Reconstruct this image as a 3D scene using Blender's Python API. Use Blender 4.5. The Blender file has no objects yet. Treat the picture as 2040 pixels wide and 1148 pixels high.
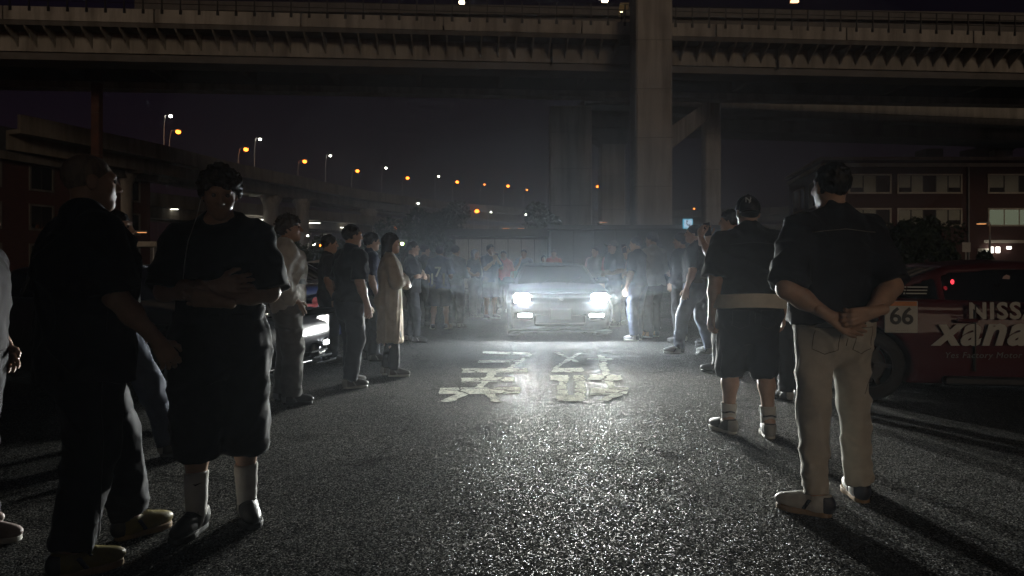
import bpy, math, random
import numpy as np
from mathutils import Vector, Matrix, Euler

# ------------------------------------------------------------------ camera, world, sun, exposure
scene = bpy.context.scene
F, YH, CH = 1400.0, 525.0, 1.27          # focal length and horizon row in the 2040 px photograph, camera height (m)
cam_d = bpy.data.cameras.new("camera")
cam = bpy.data.objects.new("camera", cam_d)
scene.collection.objects.link(cam)
cam.location = (0, 0, CH)
cam.rotation_euler = (math.radians(90), 0, 0)
cam_d.sensor_width = 36
cam_d.lens = 36 * F / 2040
cam_d.shift_y = -(574 - YH) / 2040
cam_d.clip_start, cam_d.clip_end = 0.05, 3000
scene.camera = cam

SUN_EL, SUN_AZ = math.radians(14), math.radians(163)   # dim warm sky-glow from behind the camera, slightly right
world = bpy.data.worlds.new("World")
scene.world = world
world.use_nodes = True
wn = world.node_tree
bg = wn.nodes["Background"]
sky = wn.nodes.new("ShaderNodeTexSky")
sky.sky_type = 'NISHITA'
sky.sun_disc = False
sky.sun_elevation = SUN_EL
sky.sun_rotation = SUN_AZ
sky.altitude = 10
hue = wn.nodes.new("ShaderNodeMix"); hue.data_type = 'RGBA'; hue.blend_type = 'MULTIPLY'
hue.inputs[0].default_value = 1.0
hue.inputs[7].default_value = (1.0, 0.42, 0.66, 1)
wn.links.new(sky.outputs[0], hue.inputs[6])
wn.links.new(hue.outputs[2], bg.inputs[0])
bg.inputs[1].default_value = 0.0012

sun_d = bpy.data.lights.new("sun", 'SUN')
sun = bpy.data.objects.new("sun", sun_d)
scene.collection.objects.link(sun)
sun_d.energy = 0.2
sun_d.angle = math.radians(12)
sun_d.color = (1.0, 0.78, 0.55)
sd = Vector((math.sin(SUN_AZ) * math.cos(SUN_EL), math.cos(SUN_AZ) * math.cos(SUN_EL), math.sin(SUN_EL)))
sun.rotation_euler = sd.to_track_quat('Z', 'Y').to_euler()

vs = scene.view_settings
vs.view_transform = 'Standard'
vs.look = 'None'
vs.exposure = 0.0
vs.gamma = 1.0
vs.use_curve_mapping = False
cy = scene.cycles
cy.max_bounces = 3
cy.diffuse_bounces = 2
cy.glossy_bounces = 1
cy.transmission_bounces = 2
cy.transparent_max_bounces = 8
cy.volume_bounces = 0
cy.caustics_reflective = False
cy.caustics_refractive = False
cy.sample_clamp_indirect = 1.0
cy.sample_clamp_direct = 0.0
cy.light_sampling_threshold = 0.0005
cy.use_adaptive_sampling = True
cy.adaptive_threshold = 0.025
cy.adaptive_min_samples = 40
cy.use_denoising = True
try:
    cy.denoiser = 'OPENIMAGEDENOISE'
    cy.denoising_input_passes = 'RGB_ALBEDO_NORMAL'
    cy.denoising_prefilter = 'ACCURATE'
except Exception:
    pass

R = math.radians
rnd = random.Random(7)
COL = scene.collection

def at(px, py, Y):
    """photo pixel at depth Y -> world point"""
    return Vector(((px - 1020) / F * Y, Y, CH - (py - YH) / F * Y))

def gnd(px, py):
    """photo pixel on the ground -> world point"""
    Y = F * CH / (py - YH)
    return Vector(((px - 1020) / F * Y, Y, 0))

# ------------------------------------------------------------------ materials
MATS = {}
def _bsdf(name):
    m = bpy.data.materials.new(name)
    m.use_nodes = True
    nt = m.node_tree
    return m, nt, nt.nodes["Principled BSDF"]

def coords(nt, scale=(1, 1, 1), kind='Object'):
    tc = nt.nodes.new("ShaderNodeTexCoord")
    mp = nt.nodes.new("ShaderNodeMapping")
    mp.inputs['Scale'].default_value = scale
    nt.links.new(tc.outputs[kind], mp.inputs[0])
    return mp.outputs[0]

def noise(nt, co, scale, detail=3, rough=.55):
    n = nt.nodes.new("ShaderNodeTexNoise")
    n.inputs['Scale'].default_value = scale
    n.inputs['Detail'].default_value = detail
    n.inputs['Roughness'].default_value = rough
    nt.links.new(co, n.inputs['Vector'])
    return n.outputs[0]

def ramp(nt, fac, stops):
    r = nt.nodes.new("ShaderNodeValToRGB")
    el = r.color_ramp.elements
    while len(el) < len(stops):
        el.new(.5)
    for e, (p, c) in zip(el, stops):
        e.position = p
        e.color = (*c, 1) if len(c) == 3 else c
    nt.links.new(fac, r.inputs[0])
    return r.outputs[0]

def bump(nt, h, strength, dist, bsdf):
    b = nt.nodes.new("ShaderNodeBump")
    b.inputs['Strength'].default_value = strength
    b.inputs['Distance'].default_value = dist
    nt.links.new(h, b.inputs['Height'])
    nt.links.new(b.outputs[0], bsdf.inputs['Normal'])
    return b

def rough_mat(name, col, rough=.7, var=.25, scale=3.0, metallic=0, bumpd=0, bscale=None, sheen=0, spec=.5, coat=0, stretch=(1, 1, 1)):
    """plain procedural surface with uneven tone and fine relief"""
    if name in MATS: return MATS[name]
    m, nt, b = _bsdf(name)
    co = coords(nt, stretch)
    n = noise(nt, co, scale, 5, .6)
    lo = tuple(c * (1 - var) for c in col); hi = tuple(min(1, c * (1 + var)) for c in col)
    nt.links.new(ramp(nt, n, [(.3, lo), (.7, hi)]), b.inputs['Base Color'])
    b.inputs['Roughness'].default_value = rough
    b.inputs['Metallic'].default_value = metallic
    b.inputs['Specular IOR Level'].default_value = spec
    if sheen:
        b.inputs['Sheen Weight'].default_value = sheen
        b.inputs['Sheen Roughness'].default_value = .4
    if coat:
        b.inputs['Coat Weight'].default_value = coat
        b.inputs['Coat Roughness'].default_value = .04
    if bumpd:
        n2 = noise(nt, co, bscale or scale * 6, 4, .6)
        bump(nt, n2, .6, bumpd, b)
    MATS[name] = m
    return m

def cloth(name, col, var=.15, sheen=.07):
    return rough_mat(name, col, .85, var, 9, bumpd=.0015, bscale=260, sheen=sheen, spec=.25)

def emit(name, col, strength):
    if name in MATS: return MATS[name]
    m, nt, b = _bsdf(name)
    b.inputs['Base Color'].default_value = (.02, .02, .02, 1)
    b.inputs['Emission Color'].default_value = (*col, 1)
    b.inputs['Emission Strength'].default_value = strength
    MATS[name] = m
    return m

def stone_relief(nt, co, scale, tilt):
    """height of loose-set stones: every cell is a tilted, rounded facet of its own; returns (height, per-stone random)"""
    v = nt.nodes.new("ShaderNodeTexVoronoi"); v.feature = 'F1'
    v.inputs['Scale'].default_value = scale
    nt.links.new(co, v.inputs['Vector'])
    vm = nt.nodes.new("ShaderNodeVectorMath"); vm.operation = 'SUBTRACT'
    nt.links.new(co, vm.inputs[0]); nt.links.new(v.outputs['Position'], vm.inputs[1])
    cs = nt.nodes.new("ShaderNodeVectorMath"); cs.operation = 'SUBTRACT'
    nt.links.new(v.outputs['Color'], cs.inputs[0]); cs.inputs[1].default_value = (.5, .5, .5)
    dt = nt.nodes.new("ShaderNodeVectorMath"); dt.operation = 'DOT_PRODUCT'
    nt.links.new(vm.outputs[0], dt.inputs[0]); nt.links.new(cs.outputs[0], dt.inputs[1])
    h1 = nt.nodes.new("ShaderNodeMath"); h1.operation = 'MULTIPLY'
    nt.links.new(dt.outputs['Value'], h1.inputs[0]); h1.inputs[1].default_value = tilt
    sq = nt.nodes.new("ShaderNodeMath"); sq.operation = 'POWER'
    nt.links.new(v.outputs['Distance'], sq.inputs[0]); sq.inputs[1].default_value = 2.0
    h2 = nt.nodes.new("ShaderNodeMath"); h2.operation = 'MULTIPLY_ADD'
    nt.links.new(sq.outputs[0], h2.inputs[0]); h2.inputs[1].default_value = -.9 / scale
    nt.links.new(h1.outputs[0], h2.inputs[2])
    hs = nt.nodes.new("ShaderNodeSeparateColor"); nt.links.new(v.outputs['Color'], hs.inputs[0])
    return h2.outputs[0], hs

def add_scaled(nt, a, b, k):
    m = nt.nodes.new("ShaderNodeMath"); m.operation = 'MULTIPLY_ADD'
    nt.links.new(b, m.inputs[0]); m.inputs[1].default_value = k; nt.links.new(a, m.inputs[2])
    return m.outputs[0]

def asphalt_mat():
    m, nt, b = _bsdf("asphalt")
    co = coords(nt)
    h1, hs = stone_relief(nt, co, 160, 1.5)
    h2, hs2 = stone_relief(nt, co, 290, 1.1)
    big = noise(nt, co, .55, 5, .6)
    mid = noise(nt, co, 7, 4, .6)
    tone = ramp(nt, hs.outputs[2], [(0, (.014, .0145, .015)), (.5, (.046, .047, .046)), (.82, (.13, .13, .122)), (1, (.34, .33, .30))])
    patch = ramp(nt, big, [(.3, (.68, .68, .7)), (.68, (1.15, 1.13, 1.1))])
    mx = nt.nodes.new("ShaderNodeMix"); mx.data_type = 'RGBA'; mx.blend_type = 'MULTIPLY'; mx.inputs[0].default_value = 1
    nt.links.new(tone, mx.inputs[6]); nt.links.new(patch, mx.inputs[7])
    nt.links.new(mx.outputs[2], b.inputs['Base Color'])
    rr = ramp(nt, hs2.outputs[1], [(0, (.38,) * 3), (1, (.72,) * 3)])
    nt.links.new(rr, b.inputs['Roughness'])
    sp = ramp(nt, hs.outputs[0], [(.86, (.0,) * 3), (.94, (.17,) * 3)])
    nt.links.new(sp, b.inputs['Specular IOR Level'])
    # long hairline cracks and darker oil-stained patches
    nv = nt.nodes.new("ShaderNodeTexNoise"); nv.inputs['Scale'].default_value = 1.1; nv.inputs['Detail'].default_value = 5; nt.links.new(co, nv.inputs['Vector'])
    va = nt.nodes.new("ShaderNodeVectorMath"); va.operation = 'MULTIPLY_ADD'
    nt.links.new(nv.outputs[1], va.inputs[0]); va.inputs[1].default_value = (1.3, 1.3, 0); nt.links.new(co, va.inputs[2])
    cr = nt.nodes.new("ShaderNodeTexVoronoi"); cr.feature = 'DISTANCE_TO_EDGE'; cr.inputs['Scale'].default_value = .33
    nt.links.new(va.outputs[0], cr.inputs['Vector'])
    crack = ramp(nt, cr.outputs[0], [(.001, (.45, .45, .45)), (.0035, (1, 1, 1))])
    stain = ramp(nt, noise(nt, co, 1.6, 4, .62), [(.30, (.45, .45, .46)), (.42, (1, 1, 1))])
    prev = mx.outputs[2]; spv = sp
    for f_ in (crack, stain):
        m2 = nt.nodes.new("ShaderNodeMix"); m2.data_type = 'RGBA'; m2.blend_type = 'MULTIPLY'; m2.inputs[0].default_value = 1
        nt.links.new(prev, m2.inputs[6]); nt.links.new(f_, m2.inputs[7]); prev = m2.outputs[2]
        m3 = nt.nodes.new("ShaderNodeMix"); m3.data_type = 'RGBA'; m3.blend_type = 'MULTIPLY'; m3.inputs[0].default_value = 1
        nt.links.new(spv, m3.inputs[6]); nt.links.new(f_, m3.inputs[7]); spv = m3.outputs[2]
    nt.links.new(prev, b.inputs['Base Color']); nt.links.new(spv, b.inputs['Specular IOR Level'])
    h = add_scaled(nt, h1, h2, .8)
    h = add_scaled(nt, h, crack, .002)
    h = add_scaled(nt, h, mid, .004)
    bump(nt, h, 1.0, 1.0, b)
    return m

def paint_marking_mat():
    m, nt, b = _bsdf("worn_road_paint")
    co = coords(nt)
    v = nt.nodes.new("ShaderNodeTexVoronoi"); v.feature = 'F1'
    v.inputs['Scale'].default_value = 78
    nt.links.new(co, v.inputs['Vector'])
    hs = nt.nodes.new("ShaderNodeSeparateColor"); nt.links.new(v.outputs['Color'], hs.inputs[0])
    wear = noise(nt, co, 5, 5, .7)
    # cracks follow a warped cell network
    nv = nt.nodes.new("ShaderNodeTexNoise"); nv.inputs['Scale'].default_value = 5; nt.links.new(co, nv.inputs['Vector'])
    va = nt.nodes.new("ShaderNodeVectorMath"); va.operation = 'MULTIPLY_ADD'
    nt.links.new(nv.outputs[1], va.inputs[0]); va.inputs[1].default_value = (.25, .25, 0); nt.links.new(co, va.inputs[2])
    cr = nt.nodes.new("ShaderNodeTexVoronoi"); cr.feature = 'DISTANCE_TO_EDGE'
    cr.inputs['Scale'].default_value = 1.9
    nt.links.new(va.outputs[0], cr.inputs['Vector'])
    crack = ramp(nt, cr.outputs[0], [(.012, (0, 0, 0)), (.03, (1, 1, 1))])
    col = ramp(nt, wear, [(.32, (.40, .41, .36)), (.6, (.72, .73, .64))])
    nt.links.new(col, b.inputs['Base Color'])
    b.inputs['Roughness'].default_value = .7
    # worn through to the stones in places
    s = nt.nodes.new("ShaderNodeMath"); s.operation = 'ADD'
    nt.links.new(wear, s.inputs[0]); nt.links.new(hs.outputs[0], s.inputs[1])
    al = ramp(nt, s.outputs[0], [(.42, (0, 0, 0)), (.8, (1, 1, 1))])
    mu = nt.nodes.new("ShaderNodeMath"); mu.operation = 'MULTIPLY'
    nt.links.new(al, mu.inputs[0]); nt.links.new(crack, mu.inputs[1])
    nt.links.new(mu.outputs[0], b.inputs['Alpha'])
    a1 = nt.nodes.new("ShaderNodeMath"); a1.operation = 'MULTIPLY_ADD'
    nt.links.new(v.outputs['Distance'], a1.inputs[0]); a1.inputs[1].default_value = -1.0
    nt.links.new(hs.outputs[2], a1.inputs[2])
    hh, _h = stone_relief(nt, co, 92, .9)
    bump(nt, hh, 1.0, 1.0, b)
    b.inputs['Specular IOR Level'].default_value = 0
    return m

def concrete(name, col, streak=True):
    m, nt, b = _bsdf(name)
    co = coords(nt)
    st = coords(nt, (1.2, 1.2, .12))
    n1 = noise(nt, co, .35, 5, .6)
    n2 = noise(nt, st, 1.1, 4, .65)
    c1 = ramp(nt, n1, [(.25, tuple(c * .72 for c in col)), (.75, tuple(c * 1.15 for c in col))])
    c2 = ramp(nt, n2, [(.32, (.42, .40, .38)), (.58, (1, 1, 1))])
    mx = nt.nodes.new("ShaderNodeMix"); mx.data_type = 'RGBA'; mx.blend_type = 'MULTIPLY'; mx.inputs[0].default_value = .8 if streak else .2
    nt.links.new(c1, mx.inputs[6]); nt.links.new(c2, mx.inputs[7])
    nt.links.new(mx.outputs[2], b.inputs['Base Color'])
    b.inputs['Roughness'].default_value = .8
    bump(nt, noise(nt, co, 14, 5, .6), .4, .02, b)
    return m

def brick_mat(name, c1, c2, mortar):
    m, nt, b = _bsdf(name)
    co = coords(nt)
    br = nt.nodes.new("ShaderNodeTexBrick")
    br.inputs['Color1'].default_value = (*c1, 1); br.inputs['Color2'].default_value = (*c2, 1)
    br.inputs['Mortar'].default_value = (*mortar, 1)
    br.inputs['Scale'].default_value = 2.2
    sep = nt.nodes.new("ShaderNodeSeparateXYZ"); nt.links.new(co, sep.inputs[0])
    ad = nt.nodes.new("ShaderNodeMath"); ad.operation = 'ADD'
    nt.links.new(sep.outputs[0], ad.inputs[0]); nt.links.new(sep.outputs[1], ad.inputs[1])
    cb = nt.nodes.new("ShaderNodeCombineXYZ")
    nt.links.new(ad.outputs[0], cb.inputs[0]); nt.links.new(sep.outputs[2], cb.inputs[1])
    nt.links.new(cb.outputs[0], br.inputs['Vector'])
    nt.links.new(br.outputs[0], b.inputs['Base Color'])
    b.inputs['Roughness'].default_value = .85
    bump(nt, br.outputs[1], -.5, .01, b)
    return m

def skin_mat(name, col):
    if name in MATS: return MATS[name]
    m, nt, b = _bsdf(name)
    co = coords(nt)
    n = noise(nt, co, 18, 4, .6)
    nt.links.new(ramp(nt, n, [(.3, tuple(c * .85 for c in col)), (.7, (min(1, col[0] * 1.1), col[1] * 1.05, col[2] * 1.02))]), b.inputs['Base Color'])
    b.inputs['Roughness'].default_value = .5
    bump(nt, noise(nt, co, 420, 2), .25, .0006, b)
    MATS[name] = m
    return m

def hair_mat(name, col):
    return rough_mat(name, col, .5, .4, 60, bumpd=.004, bscale=240, spec=.4, stretch=(1, 1, .35))

def paint(name, col, rough=.28):
    return rough_mat(name, col, rough, .05, 2, coat=.8, spec=.5)

M = {
    'asphalt': asphalt_mat(),
    'marking': paint_marking_mat(),
    'concrete': concrete('pale_concrete', (.50, .47, .42)),
    'concrete_d': concrete('dark_concrete', (.20, .19, .175)),
    'concrete_ramp': concrete('ramp_concrete', (.27, .24, .20)),
    'concrete_l': concrete('light_concrete', (.60, .57, .52)),
    'steel': rough_mat('painted_steel', (.16, .15, .14), .55, .3, .9, bumpd=.004),
    'dark_steel': rough_mat('dark_steel', (.025, .025, .028), .5, .3, 3),
    'galv': rough_mat('galvanised_steel', (.36, .36, .36), .42, .2, 4, metallic=.6),
    'brick_r': brick_mat('red_brick', (.105, .036, .03), (.075, .026, .022), (.09, .07, .06)),
    'trim': rough_mat('pale_stone_trim', (.6, .56, .48), .7, .2, 1.2, bumpd=.01),
    'white_paint': rough_mat('off_white_panel', (.55, .54, .5), .55, .15, 1.1, bumpd=.004),
    'slate': rough_mat('slate_cladding', (.06, .065, .075), .6, .3, .8, bumpd=.006),
    'pane': rough_mat('night_window_glass', (.02, .024, .024), .08, .3, .5, spec=.6),
    'blind': rough_mat('window_blind', (.4, .42, .36), .5, .15, .6),
    'blind_lit': None,
    'rubber': rough_mat('tyre_rubber', (.018, .018, .019), .75, .25, 18, bumpd=.003),
    'alloy': rough_mat('alloy_rim', (.45, .46, .48), .3, .1, 5, metallic=.9),
    'glass_car': rough_mat('tinted_car_glass', (.006, .007, .009), .04, .2, 1, spec=.6, coat=.5),
    'black_plastic': rough_mat('black_plastic', (.012, .012, .013), .45, .3, 12),
    'chrome': rough_mat('chrome_trim', (.7, .71, .73), .12, .05, 3, metallic=1),
    'lens': rough_mat('clear_lamp_lens', (.55, .57, .6), .08, .1, 8, coat=1),
    'red_lens': rough_mat('red_lamp_lens', (.22, .012, .012), .15, .2, 8, coat=.6),
    'amber_lens': rough_mat('amber_lamp_lens', (.45, .16, .03), .2, .2, 8, coat=.6),
    'plate': rough_mat('number_plate', (.62, .62, .58), .4, .08, 6),
    'plate_d': rough_mat('dark_number_plate', (.03, .045, .04), .4, .2, 6),
    'ink': rough_mat('black_ink', (.012, .012, .012), .5, .2, 8),
    'vinyl': rough_mat('white_vinyl', (.5, .5, .46), .45, .08, 8),
    'orange_v': rough_mat('orange_vinyl', (.6, .2, .04), .45, .08, 8),
    'leaf': rough_mat('dark_leaves', (.035, .055, .022), .6, .45, 1.4, spec=.3),
    'bark': rough_mat('tree_bark', (.075, .058, .042), .9, .35, 6, bumpd=.02, stretch=(1, 1, .25)),
    'eye': rough_mat('eye_white', (.12, .10, .09), .2, .1, 30),
    'phone': rough_mat('black_phone', (.015, .015, .017), .15, .2, 10),
    'rubber_sole_w': rough_mat('pale_rubber_sole', (.5, .49, .45), .7, .2, 30),
    'rubber_sole_g': rough_mat('gum_rubber_sole', (.26, .17, .085), .7, .2, 30),
    'rubber_sole_b': rough_mat('black_rubber_sole', (.02, .02, .02), .7, .2, 30),
}

# ------------------------------------------------------------------ mesh helpers
def to_mesh(name, V, Fc, mat=None, smooth=False):
    me = bpy.data.meshes.new(name)
    V = np.asarray(V, dtype=np.float32)
    if isinstance(Fc, np.ndarray) and len(Fc):
        n, k = Fc.shape
        me.vertices.add(len(V)); me.vertices.foreach_set('co', V.ravel())
        me.loops.add(n * k); me.loops.foreach_set('vertex_index', Fc.astype(np.int32).ravel())
        me.polygons.add(n)
        me.polygons.foreach_set('loop_start', np.arange(0, n * k, k, dtype=np.int32))
        me.polygons.foreach_set('loop_total', np.full(n, k, dtype=np.int32))
        me.update(calc_edges=True)
        me.validate()
    else:
        me.from_pydata([tuple(map(float, v)) for v in V], [], [tuple(int(i) for i in f) for f in Fc])
        me.update()
    if smooth and len(me.polygons):
        me.polygons.foreach_set('use_smooth', np.ones(len(me.polygons), dtype=bool))
    if mat: me.materials.append(mat)
    return me

def ob(name, me, parent=None, loc=None, rot=None):
    o = bpy.data.objects.new(name, me)
    COL.objects.link(o)
    if parent is not None: o.parent = parent
    if loc is not None: o.location = loc
    if rot is not None: o.rotation_euler = rot
    return o

def empty(name, loc=(0, 0, 0), rz=0, parent=None):
    o = bpy.data.objects.new(name, None)
    o.empty_display_size = .2
    COL.objects.link(o)
    o.location = loc
    o.rotation_euler = (0, 0, rz)
    if parent is not None: o.parent = parent
    return o

def tag(o, label=None, cat=None, group=None, kind=None):
    if label: o['label'] = label
    if cat: o['category'] = cat
    if group: o['group'] = group
    if kind: o['kind'] = kind
    return o

class MB:
    def __init__(self): self.V, self.F = [], []
    def add(self, vs, fs):
        b = len(self.V)
        self.V += [tuple(v) for v in vs]
        self.F += [tuple(b + i for i in f) for f in fs]
        return self
    def box(self, lo, hi, mat=None, bev=0):
        x0, y0, z0 = lo; x1, y1, z1 = hi
        if bev:
            # chamfered box: three nested rings per axis kept simple (octagonal in plan)
            b = bev
            ring = lambda z, i: [(x0 + b + i, y0 + i, z), (x1 - b - i, y0 + i, z), (x1 - i, y0 + b + i, z), (x1 - i, y1 - b - i, z), (x1 - b - i, y1 - i, z), (x0 + b + i, y1 - i, z), (x0 + i, y1 - b - i, z), (x0 + i, y0 + b + i, z)]
            vs = ring(z0, b * .7) + ring(z0 + b, 0) + ring(z1 - b, 0) + ring(z1, b * .7)
            fs = [tuple(range(7, -1, -1)), tuple(range(24, 32))]
            for k in range(3):
                for i in range(8):
                    j = (i + 1) % 8
                    fs.append((k * 8 + i, k * 8 + j, k * 8 + 8 + j, k * 8 + 8 + i))
        else:
            vs = [(x0, y0, z0), (x1, y0, z0), (x1, y1, z0), (x0, y1, z0), (x0, y0, z1), (x1, y0, z1), (x1, y1, z1), (x0, y1, z1)]
            fs = [(3, 2, 1, 0), (4, 5, 6, 7), (0, 1, 5, 4), (1, 2, 6, 5), (2, 3, 7, 6), (3, 0, 4, 7)]
        if mat is not None: vs = [mat @ Vector(v) for v in vs]
        return self.add(vs, fs)
    def tube(self, pts, rad, n=8, caps=True):
        pts = [Vector(p) for p in pts]
        if not hasattr(rad, '__len__'): rad = [rad] * len(pts)
        vs, fs = [], []
        up = Vector((0, 0, 1))
        for i, p in enumerate(pts):
            d = (pts[min(i + 1, len(pts) - 1)] - pts[max(i - 1, 0)]).normalized()
            a = d.cross(up)
            if a.length < .05: a = d.cross(Vector((0, 1, 0)))
            a.normalize(); b = a.cross(d)
            for k in range(n):
                t = 2 * math.pi * k / n
                vs.append(p + (a * math.cos(t) + b * math.sin(t)) * rad[i])
        for i in range(len(pts) - 1):
            for k in range(n):
                j = (k + 1) % n
                fs.append((i * n + k, i * n + j, i * n + n + j, i * n + n + k))
        if caps:
            fs.append(tuple(range(n - 1, -1, -1)))
            fs.append(tuple((len(pts) - 1) * n + k for k in range(n)))
        return self.add(vs, fs)
    def prism(self, poly, depth, mat):
        """poly in local xy, extruded 0..depth along local z, through mat"""
        n = len(poly)
        vs = [mat @ Vector((x, y, 0)) for x, y in poly] + [mat @ Vector((x, y, depth)) for x, y in poly]
        fs = [tuple(range(n - 1, -1, -1)), tuple(range(n, 2 * n))]
        for i in range(n):
            j = (i + 1) % n
            fs.append((i, j, n + j, n + i))
        return self.add(vs, fs)
    def lathe(self, prof, n=20, mat=None):
        """prof: (r, z) pairs about local z"""
        vs, fs = [], []
        for r, z in prof:
            for k in range(n):
                t = 2 * math.pi * k / n
                v = Vector((r * math.cos(t), r * math.sin(t), z))
                vs.append(mat @ v if mat is not None else v)
        for i in range(len(prof) - 1):
            for k in range(n):
                j = (k + 1) % n
                fs.append((i * n + k, i * n + j, i * n + n + j, i * n + n + k))
        return self.add(vs, fs)
    def build(self, name, mat, parent=None, smooth=False, loc=None, rot=None):
        return ob(name, to_mesh(name, self.V, self.F, mat, smooth), parent, loc, rot)

def text_mesh(s, size, mat, depth=.002, shear=0, bold=0, spacing=1, align='CENTER'):
    cu = bpy.data.curves.new('lettering', 'FONT')
    cu.body = s
    cu.size = size
    cu.extrude = depth
    cu.shear = shear
    cu.offset = bold
    cu.space_character = spacing
    cu.align_x = align
    cu.align_y = 'CENTER'
    cu.resolution_u = 3
    o = bpy.data.objects.new('lettering_source', cu)
    COL.objects.link(o)
    bpy.context.view_layer.update()
    dg = bpy.context.evaluated_depsgraph_get()
    me = bpy.data.meshes.new_from_object(o.evaluated_get(dg))
    bpy.data.objects.remove(o)
    me.name = 'lettering'
    me.materials.clear()
    me.materials.append(mat)
    return me

# ------------------------------------------------------------------ implicit surfaces (smooth unions meshed by surface nets)
def smin(a, b, k):
    h = np.maximum(k - np.abs(a - b), 0) / k
    return np.minimum(a, b) - h * h * k * .25

def smax(a, b, k): return -smin(-a, -b, k)

def surface_nets(Fd, org, h):
    ins = Fd < 0
    nx, ny, nz = Fd.shape
    c = [(0, 0, 0), (1, 0, 0), (0, 1, 0), (1, 1, 0), (0, 0, 1), (1, 0, 1), (0, 1, 1), (1, 1, 1)]
    sl = lambda o: (slice(o[0], nx - 1 + o[0]), slice(o[1], ny - 1 + o[1]), slice(o[2], nz - 1 + o[2]))
    cnt = np.zeros((nx - 1, ny - 1, nz - 1), dtype=np.int8)
    for o in c: cnt += ins[sl(o)]
    act = (cnt > 0) & (cnt < 8)
    idx = np.argwhere(act)
    if len(idx) == 0: return np.zeros((0, 3)), np.zeros((0, 4), dtype=int)
    vals = np.stack([Fd[idx[:, 0] + o[0], idx[:, 1] + o[1], idx[:, 2] + o[2]] for o in c], 1)
    edges = [(0, 1), (2, 3), (4, 5), (6, 7), (0, 2), (1, 3), (4, 6), (5, 7), (0, 4), (1, 5), (2, 6), (3, 7)]
    P = np.zeros((len(idx), 3)); N = np.zeros(len(idx))
    ca = np.array(c, dtype=float)
    for a, b in edges:
        va, vb = vals[:, a], vals[:, b]
        mk = (va < 0) != (vb < 0)
        t = np.where(mk, va / np.where(np.abs(va - vb) < 1e-12, 1e-12, va - vb), 0)
        P += np.where(mk[:, None], ca[a] + (ca[b] - ca[a]) * t[:, None], 0)
        N += mk
    P = P / N[:, None] + idx
    V = np.asarray(org) + P * h
    vid = np.full(act.shape, -1, dtype=np.int64)
    vid[act] = np.arange(len(idx))
    Q = []
    for ax in range(3):
        u, w = (ax + 1) % 3, (ax + 2) % 3
        s0 = [slice(0, None)] * 3; s1 = [slice(0, None)] * 3
        s0[ax] = slice(0, -1); s1[ax] = slice(1, None)
        a, b = ins[tuple(s0)], ins[tuple(s1)]
        e = np.argwhere(a != b)
        sgn = a[e[:, 0], e[:, 1], e[:, 2]]
        ok = (e[:, u] > 0) & (e[:, w] > 0) & (e[:, u] < Fd.shape[u] - 1) & (e[:, w] < Fd.shape[w] - 1)
        e, sgn = e[ok], sgn[ok]
        def vv(du, dw):
            q = e.copy(); q[:, u] -= du; q[:, w] -= dw
            return vid[q[:, 0], q[:, 1], q[:, 2]]
        q = np.stack([vv(1, 1), vv(0, 1), vv(0, 0), vv(1, 0)], 1)
        q[~sgn] = q[~sgn][:, ::-1]
        Q.append(q)
    Q = np.concatenate(Q)
    Q = Q[(Q >= 0).all(1)]
    return V, Q

def grid(lo, hi, h):
    lo = np.array(lo, dtype=float); n = np.ceil((np.array(hi) - lo) / h).astype(int) + 1
    ax = [lo[i] + np.arange(n[i]) * h for i in range(3)]
    return lo, ax

def d_rc(X, Y, Z, a, b, ra, rb, sy=1.0):
    a = np.asarray(a, float); b = np.asarray(b, float)
    ba = b - a
    px, py, pz = X - a[0], (Y - a[1]) / sy, Z - a[2]
    by = ba[1] / sy
    L = max(ba[0] ** 2 + by ** 2 + ba[2] ** 2, 1e-9)
    t = np.clip((px * ba[0] + py * by + pz * ba[2]) / L, 0, 1)
    return (np.sqrt((px - t * ba[0]) ** 2 + (py - t * by) ** 2 + (pz - t * ba[2]) ** 2) - (ra + (rb - ra) * t)) * min(1, sy)

def d_el(X, Y, Z, c, r):
    q = np.sqrt(((X - c[0]) / r[0]) ** 2 + ((Y - c[1]) / r[1]) ** 2 + ((Z - c[2]) / r[2]) ** 2)
    return (q - 1) * min(r)

def field(prims, k, lo, hi, h, off=0.0):
    """smooth union of prims sampled on a grid"""
    org, ax = grid(lo, hi, h)
    Fd = np.full((len(ax[0]), len(ax[1]), len(ax[2])), .3)
    for p in prims:
        if p[0] == 'rc':
            a, b, ra, rb = p[1:5]; sy = p[5] if len(p) > 5 else 1.0
            r = max(ra, rb)
            blo, bhi = np.minimum(a, b) - r, np.maximum(a, b) + r
        else:
            cc, rr = np.array(p[1]), np.array(p[2])
            blo, bhi = cc - rr, cc + rr
        m = k + .05 + off
        s = []
        for i in range(3):
            i0 = np.searchsorted(ax[i], blo[i] - m); i1 = np.searchsorted(ax[i], bhi[i] + m)
            s.append(slice(i0, i1))
        if any(q.start >= q.stop for q in s): continue
        X = ax[0][s[0]][:, None, None]; Y = ax[1][s[1]][None, :, None]; Z = ax[2][s[2]][None, None, :]
        d = d_rc(X, Y, Z, a, b, ra, rb, sy) if p[0] == 'rc' else d_el(X, Y, Z, p[1], p[2])
        s = tuple(s)
        Fd[s] = smin(Fd[s], d, k)
    return Fd - off, org, ax

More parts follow.
